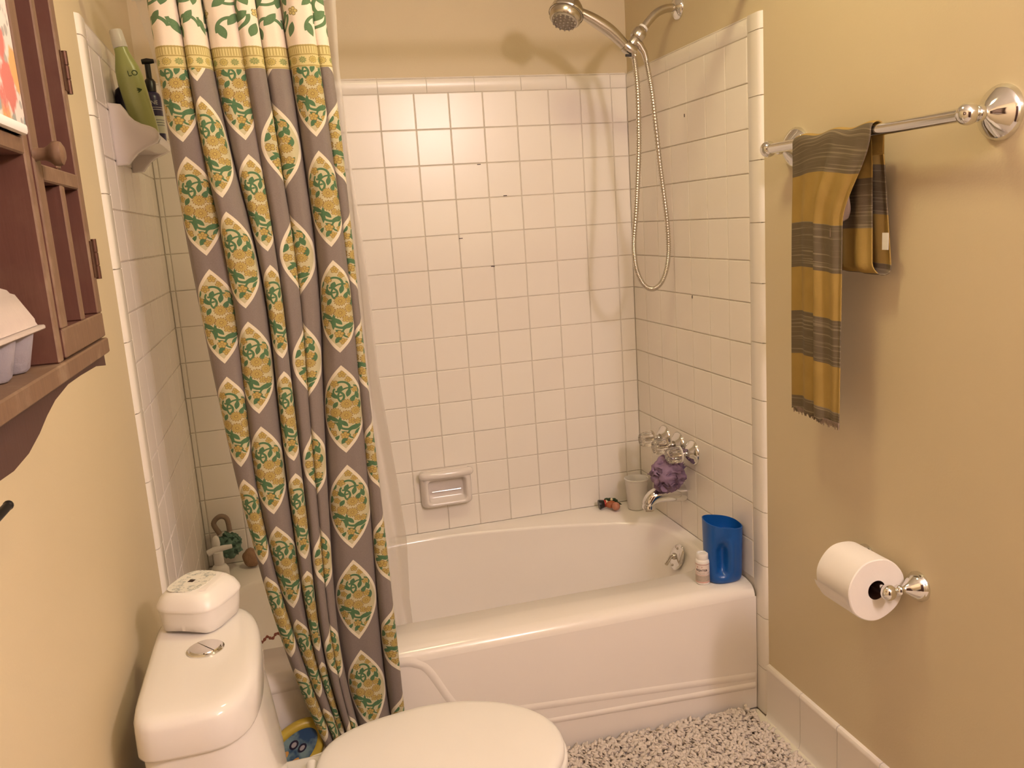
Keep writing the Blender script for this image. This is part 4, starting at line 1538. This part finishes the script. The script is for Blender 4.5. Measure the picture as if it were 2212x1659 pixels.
link('picture', loft([oval(0.072, 0.036, 0.003), oval(0.071, 0.035, 0.0065)]), pack_picture_material(), pg, smooth=False)
for (a, b, hx, hy) in ((-0.022, 0.012, 0.020, 0.007), (-0.020, -0.016, 0.024, 0.007)):
    link('orange_mark', loft([oval(hx, hy, 0.006, 20, (a, b)), oval(hx, hy, 0.0075, 20, (a, b))]), mat('orange_print', (0.55, 0.27, 0.06, 1), 0.4), pg, smooth=False)
for (a, b, hx, hy) in ((0.016, 0.013, 0.012, 0.009), (0.024, -0.006, 0.012, 0.008)):
    link('dark_mark', loft([oval(hx, hy, 0.006, 16, (a, b)), oval(hx, hy, 0.0078, 16, (a, b))]), M['navy'], pg, smooth=False)
    link('pale_mark', loft([oval(hx * 0.6, hy * 0.55, 0.0076, 12, (a, b)), oval(hx * 0.6, hy * 0.55, 0.0082, 12, (a, b))]), M['carton_cup'], pg, smooth=False)
link('pouch', box(0.135, 0.262, -0.838, -0.782, 0.0, 0.205, 0.02, 3), M['navy'], pg)

# ------------------------------------------------------------------ bath mat
rug = empty('bath_mat', (1.12, -1.2, 0.0), 'shaggy taupe chenille bath mat on the floor in front of the tub', 'rug')
RX0, RX1, RY0, RY1 = 0.80, 1.462, -1.62, -0.778
link('backing', box(RX0, RX1 - 0.012, RY0, RY1 - 0.008, 0.0022, 0.008), M['rug_back'], rug, smooth=False)
verts, faces = [], []
sx = 0.0078
rnd = random.Random(5)
j = 0
yy = RY0
while yy < RY1:
    xx = RX0 + (0.5 * sx if j % 2 else 0)
    while xx < RX1:
        bx_, by2 = xx + rnd.uniform(-0.003, 0.003), yy + rnd.uniform(-0.003, 0.003)
        h = rnd.uniform(0.014, 0.021)
        a = rnd.uniform(0, 2 * PI)
        fx_ = 0.5 * mnoise.noise(Vector((bx_ * 6, by2 * 6, 0)))
        lx_, ly_ = h * (0.75 * math.cos(a) + fx_), h * (0.75 * math.sin(a) - 0.3)
        r = rnd.uniform(0.0038, 0.0050)
        edge = bx_ > RX1 - 0.02 or by2 > RY1 - 0.02
        if bx_ + lx_ > RX1 + 0.006:
            lx_ *= 0.2
        if by2 + ly_ > RY1 + 0.006:
            ly_ *= 0.2
        base = len(verts)
        for (f, rr2, zf) in ((0.0, 0.8, 0.25), (0.45, 1.0, 0.72), (0.85, 0.95, 1.0), (1.08, 0.45, 1.03)):
            cxx, cyy, czz = bx_ + lx_ * f, by2 + ly_ * f, 0.006 + h * zf * (1 if f < 0.5 else 0.93)
            for k in range(6):
                q = 2 * PI * k / 6
                verts.append((cxx + r * rr2 * math.cos(q), cyy + r * rr2 * math.sin(q), czz + (0.0025 * math.sin(q + a) if f > 0 else 0)))
        for lvl in range(3):
            for k in range(6):
                faces.append((base + lvl * 6 + k, base + lvl * 6 + (k + 1) % 6, base + (lvl + 1) * 6 + (k + 1) % 6, base + (lvl + 1) * 6 + k))
        faces.append(tuple(base + 18 + k for k in range(6)))
        xx += sx
    yy += sx * 0.88
    j += 1
me = bpy.data.meshes.new('pile')
me.from_pydata(verts, [], faces)
o = link('pile', me, M['rug'], rug, angle=180)
o['kind'] = 'stuff'

# ------------------------------------------------------------------ shower rod, curtain and liner
rod = empty('shower_rod', (0.754, -0.785, 1.965), 'straight white shower rod across the tub alcove holding the curtain', 'rod')
link('rod_tube', tube([(0.012, -0.785, 1.965), (1.500, -0.785, 1.965)], 0.0125, 16), M['white_plastic'], rod)
for xx, ax in ((0.004, 1), (1.505, -1)):
    link('end_flange', lathe([(0.030, 0.0), (0.030, 0.004), (0.020, 0.012), (0.014, 0.014), (0.0, 0.014)], 24, (xx, -0.785, 1.965), (ax, 0, 0)), M['white_plastic'], rod)

# curtain folds: where the seven faces meet, as fractions of the width, by height
FOLDS = [(1.95, [0, .160, .300, .470, .600, .750, .905, 1]),
         (1.65, [0, .156, .310, .480, .600, .750, .910, 1]),
         (1.32, [0, .222, .433, .524, .637, .780, .946, 1]),
         (0.79, [0, .096, .333, .450, .525, .610, .924, 1]),
         (0.36, [0, .120, .215, .290, .370, .440, .863, 1]),
         (0.15, [0, .125, .220, .300, .375, .440, .850, 1])]
FLEN = [0.105, 0.118, 0.095, 0.064, 0.062, 0.118, 0.055]      # cloth length of each face
ztopc, zbotc = 1.925, 0.175
# left and right edges of the cloth by height
LE = [(1.93, 0.132), (1.872, 0.137), (1.70, 0.140), (1.407, 0.149), (1.134, 0.165), (0.874, 0.185), (0.597, 0.219), (0.40, 0.256), (0.242, 0.297), (0.17, 0.318)]
RE = [(1.93, 0.478), (1.872, 0.479), (1.644, 0.488), (1.10, 0.490), (0.717, 0.495), (0.268, 0.498), (0.17, 0.499)]


def lerp_tab(tab, z):
    for (za, a), (zb_, b) in zip(tab, tab[1:]):
        if z >= zb_:
            f = (z - zb_) / (za - zb_) if za != zb_ else 0
            f = max(0, min(1, f))
            return b + (a - b) * f
    return tab[-1][1]


def fold_at(k, z):
    tab = [(h, v[k]) for h, v in FOLDS]
    # average a little over height so the creases bend instead of kinking
    return sum(lerp_tab(tab, z + d) for d in (-0.14, -0.07, 0.0, 0.07, 0.14)) / 5


def edge_at(tab, z):
    return sum(lerp_tab(tab, z + d) for d in (-0.06, 0.0, 0.06)) / 3


PER = 84
NR = 190


def curtain_row(z):
    xl, xr = edge_at(LE, z), edge_at(RE, z)
    B = [xl + (xr - xl) * fold_at(k, z) for k in range(8)]
    pts = []
    pinch = max(0.0, (z - 1.80) / 0.125)
    for seg in range(7):
        a, b = B[seg], B[seg + 1]
        w = b - a
        dep = max(0.026, min(0.050, 0.7 * (FLEN[seg] - w) + 0.014))
        dep *= 1 + 0.12 * math.sin(4.2 * z + seg * 2.1)
        yb = -0.803 + 0.003 * math.sin(seg * 2.7 + z)
        yf = yb - dep - 0.004 * (seg % 2) - 0.006 * pinch * math.sin(seg * 1.9)
        lean = w * (0.10 + 0.16 * math.sin(seg * 2.3 + 1.4 * z))
        poly = [(a, yb), (a + 0.10 * w, yb - dep * 0.72), (a + 0.24 * w + lean * 0.5, yf), (a + 0.66 * w + lean, yf - 0.003 * math.sin(2.0 * z + seg)), (b - 0.07 * w + lean * 0.7, yb - dep * 0.74), (b, yb)]
        ls = [0.0]
        for p, q in zip(poly, poly[1:]):
            ls.append(ls[-1] + math.hypot(q[0] - p[0], q[1] - p[1]))
        for k in range(PER if seg < 6 else PER + 1):
            d = k / PER * ls[-1]
            i = 0
            while i < len(poly) - 2 and d > ls[i + 1]:
                i += 1
            f = (d - ls[i]) / max(1e-9, ls[i + 1] - ls[i])
            x = poly[i][0] + (poly[i + 1][0] - poly[i][0]) * f
            y = poly[i][1] + (poly[i + 1][1] - poly[i][1]) * f
            y += 0.0022 * math.sin(9 * z + seg * 2 + 3 * k / PER) * math.sin(PI * k / PER)
            y += 0.007 * pinch * math.sin(2 * PI * k / PER + seg)
            pts.append([x, y])
    for it in range(24):
        q2 = [p[:] for p in pts]
        for i in range(1, len(pts) - 1):
            q2[i][0] = 0.25 * pts[i - 1][0] + 0.5 * pts[i][0] + 0.25 * pts[i + 1][0]
            q2[i][1] = 0.25 * pts[i - 1][1] + 0.5 * pts[i][1] + 0.25 * pts[i + 1][1]
        pts = q2
    return pts


zs = [ztopc + (zbotc - ztopc) * i / (NR - 1) for i in range(NR)]
crow = [curtain_row(z) for z in zs]
urow = []
base_u = 0.0
for seg in range(7):
    for k in range(PER if seg < 6 else PER + 1):
        urow.append(base_u + FLEN[seg] * k / PER)
    base_u += FLEN[seg]
us = [urow for _ in zs]
u0 = sum(FLEN[:5]) + FLEN[5] * 0.47
rows = [[Vector((p[0], p[1], z)) for p in row] for row, z in zip(crow, zs)]
uvs = [[(u_, z) for u_ in ur] for ur, z in zip(us, zs)]
cu = empty('shower_curtain', (0.31, -0.83, 1.95), 'grey shower curtain printed with yellow and green floral medallions, gathered at the left', 'curtain')
M['curtain'] = curtain_material(u0)
o = link('panel', grid_mesh('panel', rows, uvs), M['curtain'], cu, angle=180)
md = o.modifiers.new('solid', 'SOLIDIFY')
md.thickness = 0.0012
# ring hooks that hold the heading
for k in range(8):
    xx = 0.150 + k * 0.046
    pts = []
    for i in range(33):
        a = 2 * PI * i / 32
        pts.append((xx + 0.003 * math.sin(a), -0.785 + 0.026 * math.sin(a) - 0.008, 1.955 + 0.036 * math.cos(a)))
    link('ring', tube(pts, 0.0018, 8, cap=False), M['satin'], cu)

# frosted liner inside the tub
LL = [(1.93, 0.100), (1.79, 0.125), (1.3, 0.150), (0.8, 0.19), (0.4, 0.24), (0.2, 0.27)]
LR = [(1.93, 0.512), (1.755, 0.504), (1.571, 0.508), (1.293, 0.522), (1.069, 0.525), (0.809, 0.545), (0.631, 0.556), (0.408, 0.568), (0.2, 0.575)]
rows = []
for i in range(80):
    z = 1.93 + (0.235 - 1.93) * i / 79
    xl, xr = lerp_tab(LL, z), lerp_tab(LR, z)
    yc = -0.742 + 0.175 * max(0.0, min(1.0, (0.66 - z) / 0.24))
    g = 1 - (z - 0.2) / 1.73
    rows.append([Vector((xl + (xr - xl) * j / 139, yc + (0.013 + 0.004 * g) * math.sin(j / 139 * 2 * PI * 6.5 + 1.2 * z) + 0.004 * math.sin(j * 0.31), z)) for j in range(140)])
ln_ = empty('shower_liner', (0.32, -0.742, 1.95), 'frosted plastic shower liner hanging inside the tub behind the printed curtain', 'curtain liner')
link('sheet', grid_mesh('sheet', rows), M['liner'], ln_, angle=180)
link('top_hem', box(0.1, 0.512, -0.744, -0.740, 1.895, 1.93), M['liner'], ln_)

# ------------------------------------------------------------------ ceramic shelf with bottles, left tiled wall
shf = empty('shower_shelf', (XL, -0.53, 1.66), 'pinkish ceramic shelf on the left tiled wall holding bottles', 'shelf')
prof = [(0.0, 1.716), (0.026, 1.712), (0.034, 1.700), (0.040, 1.688), (0.050, 1.677), (0.064, 1.669), (0.080, 1.664), (0.091, 1.658), (0.097, 1.648), (0.097, 1.637), (0.091, 1.628), (0.078, 1.622), (0.062, 1.615), (0.048, 1.606), (0.036, 1.594), (0.026, 1.582), (0.0, 1.580)]
extr = lambda p, q, d: Vector((XL + p - 0.001, d, q))
bm = extrude_poly(prof, extr, -0.625, -0.600, None, 0.006)
link('end_bracket', bm, M['ceramic'], shf, angle=70)
link('end_bracket', extrude_poly(prof, extr, -0.405, -0.380, None, 0.006), M['ceramic'], shf, angle=70)
tr = [(0.0, 1.640), (0.088, 1.640), (0.096, 1.646), (0.097, 1.637), (0.093, 1.628), (0.070, 1.622), (0.0, 1.620)]
link('tray', extrude_poly(tr, extr, -0.602, -0.403), M['ceramic'], shf)
SZ = 1.6403
# green bottle leaning to the wall
ax = Vector((-0.16, 0.0, 0.985)).normalized()
gb0 = Vector((0.073, -0.548, SZ + 0.005))
gb = empty('lotion_bottle', tuple(gb0), 'light green bottle with a white cap leaning on the ceramic shelf', 'bottle')
qg = frame_of(ax)


def ov_ring(h, hx, hy):
    return [gb0 + qg @ Vector((hx * math.cos(2 * PI * k / 40), hy * math.sin(2 * PI * k / 40), h)) for k in range(40)]


link('bottle_body', loft([ov_ring(0.0, 0.022, 0.016), ov_ring(0.003, 0.0255, 0.019), ov_ring(0.02, 0.027, 0.020), ov_ring(0.10, 0.0285, 0.021), ov_ring(0.135, 0.0285, 0.021), ov_ring(0.155, 0.026, 0.020), ov_ring(0.175, 0.020, 0.017), ov_ring(0.190, 0.0155, 0.0150), ov_ring(0.200, 0.0145, 0.0145), ov_ring(0.2005, 0.010, 0.010)]), M['green_bottle'], gb, angle=60)
link('cap', loft([ov_ring(0.2005, 0.0150, 0.0150), ov_ring(0.2015, 0.0155, 0.0155), ov_ring(0.236, 0.0140, 0.0140), ov_ring(0.2395, 0.0125, 0.0125)]), M['white_plastic'], gb, angle=50)
link('label_text', text_mesh('LO', 0.017, lambda x, y, z: gb0 + qg @ Vector((x + 0.0105, -0.0212 * math.sqrt(max(0.02, 1 - ((x + 0.0105) / 0.0287) ** 2)) - 0.0004 - z, y + 0.140))), M['text_green'], gb, smooth=False)
bm = bmesh.new()
for a in (-0.5, 0.0, 0.45):
    c0 = gb0 + qg @ Vector((0.019, -0.0185, 0.103))
    c1 = gb0 + qg @ Vector((0.019 - 0.011 * math.cos(a), -0.0205, 0.103 + 0.011 * math.sin(a)))
    tube([c0, c0.lerp(c1, 0.6), c1], [0.0008, 0.0014, 0.0004], 6, bm)
link('label_leaf', bm, M['text_green'], gb)
# dark bottle behind, by the wall
db0 = Vector((0.036, -0.505, SZ))
db = empty('shampoo_bottle', tuple(db0), 'dark navy bottle tucked behind the green bottle against the left wall', 'bottle')
link('bottle_body', lathe([(0.0, 0.0), (0.021, 0.0), (0.023, 0.003), (0.023, 0.105), (0.019, 0.12), (0.009, 0.128), (0.0, 0.128)], 28, db0, (-0.06, 0, 1)), M['navy'], db)
link('cap', lathe([(0.010, 0.128), (0.0105, 0.146), (0.008, 0.149), (0.0, 0.149)], 20, db0, (-0.06, 0, 1)), M['black'], db)
# violet pump bottle at the right end
vb0 = Vector((0.082, -0.455, SZ))
vb = empty('pump_bottle', tuple(vb0), 'dark violet pump bottle beside the green bottle on the ceramic shelf', 'bottle')
link('bottle_body', lathe([(0.0, 0.0), (0.0185, 0.0), (0.0205, 0.003), (0.0205, 0.106), (0.018, 0.116), (0.012, 0.121), (0.0, 0.121)], 28, vb0), M['violet'], vb)
link('label', lathe([(0.0208, 0.024), (0.0208, 0.064)], 32, vb0, cap=False), M['label_white'], vb)
link('pump_collar', lathe([(0.0125, 0.121), (0.013, 0.144), (0.009, 0.150), (0.0065, 0.152), (0.0065, 0.184), (0.0, 0.184)], 20, vb0), M['black'], vb)
link('nozzle', tube([vb0 + Vector((-0.012, 0, 0.190)), vb0 + Vector((0.0, 0, 0.191)), vb0 + Vector((0.020, 0, 0.191)), vb0 + Vector((0.026, 0, 0.186))], [0.006, 0.0075, 0.004, 0.003], 10), M['black'], vb)
link('label_text', text_mesh('INE', 0.013, on_cyl(vb0.x, vb0.y, vb0.z + 0.094, 0.0207, -1.35)), M['text_white'], vb, smooth=False)
for zz in (0.083, 0.078, 0.054, 0.048, 0.042):
    link('label_line', lathe([(0.0209, zz), (0.0211, zz + 0.0006), (0.0209, zz + 0.0012)], 32, vb0, (0, 0, 1), cap=False), M['text_white'] if zz > 0.07 else M['violet'], vb)

# ------------------------------------------------------------------ wall cabinet (left)
CD = 0.130                       # front plane
CYF, CYN = -1.684, -2.42         # far and near ends
CB, CT = 1.287, 1.98
cab = empty('wall_cabinet', (0.0, -2.0, CB), 'worn red-brown wooden wall cabinet with a knobbed door above the toilet', 'cabinet')


def board(name, x0, x1, y0, y1, z0, z1, parent=cab, bev=0.0015, front='worn_wood', body='red_wood'):
    """box whose room-facing edge shows the worn wood"""
    bm = box(x0, x1, y0, y1, z0, z1, bev, 1)
    bm.faces.ensure_lookup_table()
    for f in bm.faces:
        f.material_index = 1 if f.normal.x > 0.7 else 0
    me = bpy.data.meshes.new(name)
    bm.to_mesh(me)
    bm.free()
    me.materials.append(M[body])
    me.materials.append(M[front])
    return link(name, me, None, parent, smooth=False)


board('bottom_board', 0.0, CD + 0.003, CYN, CYF + 0.003, CB, CB + 0.017, body='worn_wood')
board('top_board', 0.0, CD + 0.006, CYN, CYF + 0.006, CT, CT + 0.018)
board('back_panel', 0.0, 0.010, CYN, CYF, CB + 0.017, CT)
board('side_panel', 0.0, CD - 0.022, CYF - 0.014, CYF, CB + 0.017, CT)
board('side_panel', 0.0, CD, CYN, CYN + 0.016, CB + 0.017, CT)
board('partition', 0.010, CD, -1.892, -1.876, CB + 0.017, CT)
board('shelf', 0.010, CD, CYN + 0.016, -1.892, 1.4865, 1.5010)
# scroll-cut apron hanging under the front edge, its shade put into the wood colour
sc = [(-1.650, 1.290), (-1.648, 1.268), (-1.70, 1.2745), (-1.78, 1.2765), (-1.834, 1.2765), (-1.888, 1.271), (-1.922, 1.2635), (-1.952, 1.2545), (-1.99, 1.2465), (-2.033, 1.2435), (-2.08, 1.246), (-2.14, 1.256), (-2.22, 1.268), (-2.41, 1.274), (-2.41, 1.290)]
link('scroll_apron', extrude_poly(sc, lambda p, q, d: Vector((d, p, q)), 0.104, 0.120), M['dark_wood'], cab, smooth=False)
# door
dx0, dx1 = CD - 0.020, CD + 0.002
door = board('cabinet_door', dx0, dx1, -1.873, CYF - 0.002, CB + 0.019, CB + 0.046)
board('stile', dx0, dx1, -1.874, -1.850, CB + 0.046, CT - 0.002, door)
board('stile', dx0, dx1, -1.706, CYF - 0.002, CB + 0.046, CT - 0.002, door)
board('muntin', dx0, dx1, -1.850, -1.706, 1.4665, 1.482, door)
board('top_rail', dx0, dx1, -1.850, -1.706, CT - 0.03, CT - 0.002, door)
board('mullion', dx0, dx1, -1.788, -1.773, CB + 0.046, 1.4665, door)
board('mullion', dx0, dx1, -1.788, -1.773, 1.482, CT - 0.03, door)
kz = 1.4885
ky = -1.868
link('knob', lathe([(0.0065, 0.0), (0.0055, 0.003), (0.0055, 0.009), (0.0075, 0.013), (0.0105, 0.016), (0.0112, 0.0195), (0.0100, 0.023), (0.006, 0.0252), (0.0, 0.0255)], 24, (CD + 0.001, ky, kz), (1, 0, 0)), M['worn_wood'], door)
for hz in (1.590, 1.392):
    hb2 = lathe([(0.0032, -0.022), (0.0032, -0.008), (0.0026, -0.0075), (0.0026, -0.007), (0.0032, -0.0065), (0.0032, 0.0065), (0.0026, 0.007), (0.0026, 0.0075), (0.0032, 0.008), (0.0032, 0.022)], 12, (CD + 0.0035, CYF + 0.002, hz), (0, 0, 1))
    box(CD + 0.0015, CD + 0.003, CYF - 0.014, CYF + 0.002, hz - 0.02, hz + 0.02, 0, 1, hb2)
    link('hinge', hb2, M['hinge'], door)

# egg carton on the bottom shelf
EZ = CB + 0.0178
ec = empty('egg_carton', (0.078, -2.03, EZ), 'grey moulded egg carton on the bottom shelf of the wooden cabinet', 'egg carton')


def ebox(z, x0, x1, y0, y1):
    return [Vector((x0, y0, z)), Vector((x1, y0, z)), Vector((x1, y1, z)), Vector((x0, y1, z))]


bm = loft([ebox(EZ + 0.034, 0.030, 0.122, -2.30, -1.908), ebox(EZ + 0.040, 0.030, 0.122, -2.30, -1.908), ebox(EZ + 0.068, 0.040, 0.112, -2.285, -1.927), ebox(EZ + 0.074, 0.050, 0.102, -2.275, -1.940)])
bmesh.ops.bevel(bm, geom=list(bm.edges), offset=0.003, segments=2, affect='EDGES')
link('lid', bm, M['carton'], ec, angle=50)
bm = box(0.026, 0.126, -2.305, -1.903, EZ + 0.0325, EZ + 0.0365, 0.001, 1)
link('flange', bm, M['carton'], ec)
for i in range(7):
    for xx in (0.054, 0.100):
        yc = -1.932 - 0.052 * i
        link('cup', lathe([(0.0, 0.0), (0.013, 0.0), (0.016, 0.003), (0.0225, 0.030), (0.023, 0.0325)], 14, (xx, yc, EZ)), M['carton_cup'], ec)

# floral tissue box on the upper shelf
fb_ = empty('floral_box', (0.08, -1.99, 1.501), 'white box with pink and orange floral print on the upper cabinet shelf', 'box')
FZ = 1.5015
bm = box(0.036, 0.136, -2.10, -1.8955, FZ, FZ + 0.23, 0.004, 2)
link('box_body', bm, M['floral'], fb_, angle=50)
link('base_trim', box(0.0355, 0.1365, -2.1005, -1.895, FZ, FZ + 0.010, 0.003, 2), M['tag_white'], fb_)

# black coat hook at the left edge
hk = empty('wall_hook', (0.0, -1.86, 1.11), 'black wall hook poking in at the left edge below the cabinet', 'hook')
link('hook_plate', box(0.0002, 0.006, -1.885, -1.845, 1.085, 1.145, 0.002, 2), M['black'], hk)
pts = spline([(0.005, -1.865, 1.118), (0.012, -1.84, 1.128), (0.022, -1.81, 1.139), (0.030, -1.770, 1.1475)], 20)
bm = tube(pts, [0.0048] * 20, 12)
sphere((0.030, -1.770, 1.1475), 0.0054, bm, 14)
link('hook_arm', bm, M['black'], hk)

# ------------------------------------------------------------------ lamps that light the room (out of the picture)
cl = empty('ceiling_light', (0.85, -1.22, ZC), 'round flush ceiling light in the middle of the bathroom ceiling', 'light')
link('canopy', lathe([(0.15, 0.0), (0.15, -0.012), (0.14, -0.022), (0.0, -0.022)], 32, (0.85, -1.22, ZC)), M['white_plastic'], cl)
vl = empty('vanity_light', (PXR, -2.88, 2.04), 'three-bulb vanity light bar on the right wall', 'light')
link('bar', box(PXR - 0.03, PXR, -3.15, -2.61, 2.00, 2.08, 0.008, 2), M['chrome'], vl)
for vy in (-2.72, -2.88, -3.04):
    link('socket', lathe([(0.028, 0.0), (0.028, 0.05), (0.020, 0.07), (0.0, 0.07)], 20, (PXR - 0.03, vy, 2.04), (-1, 0, 0)), M['chrome'], vl)
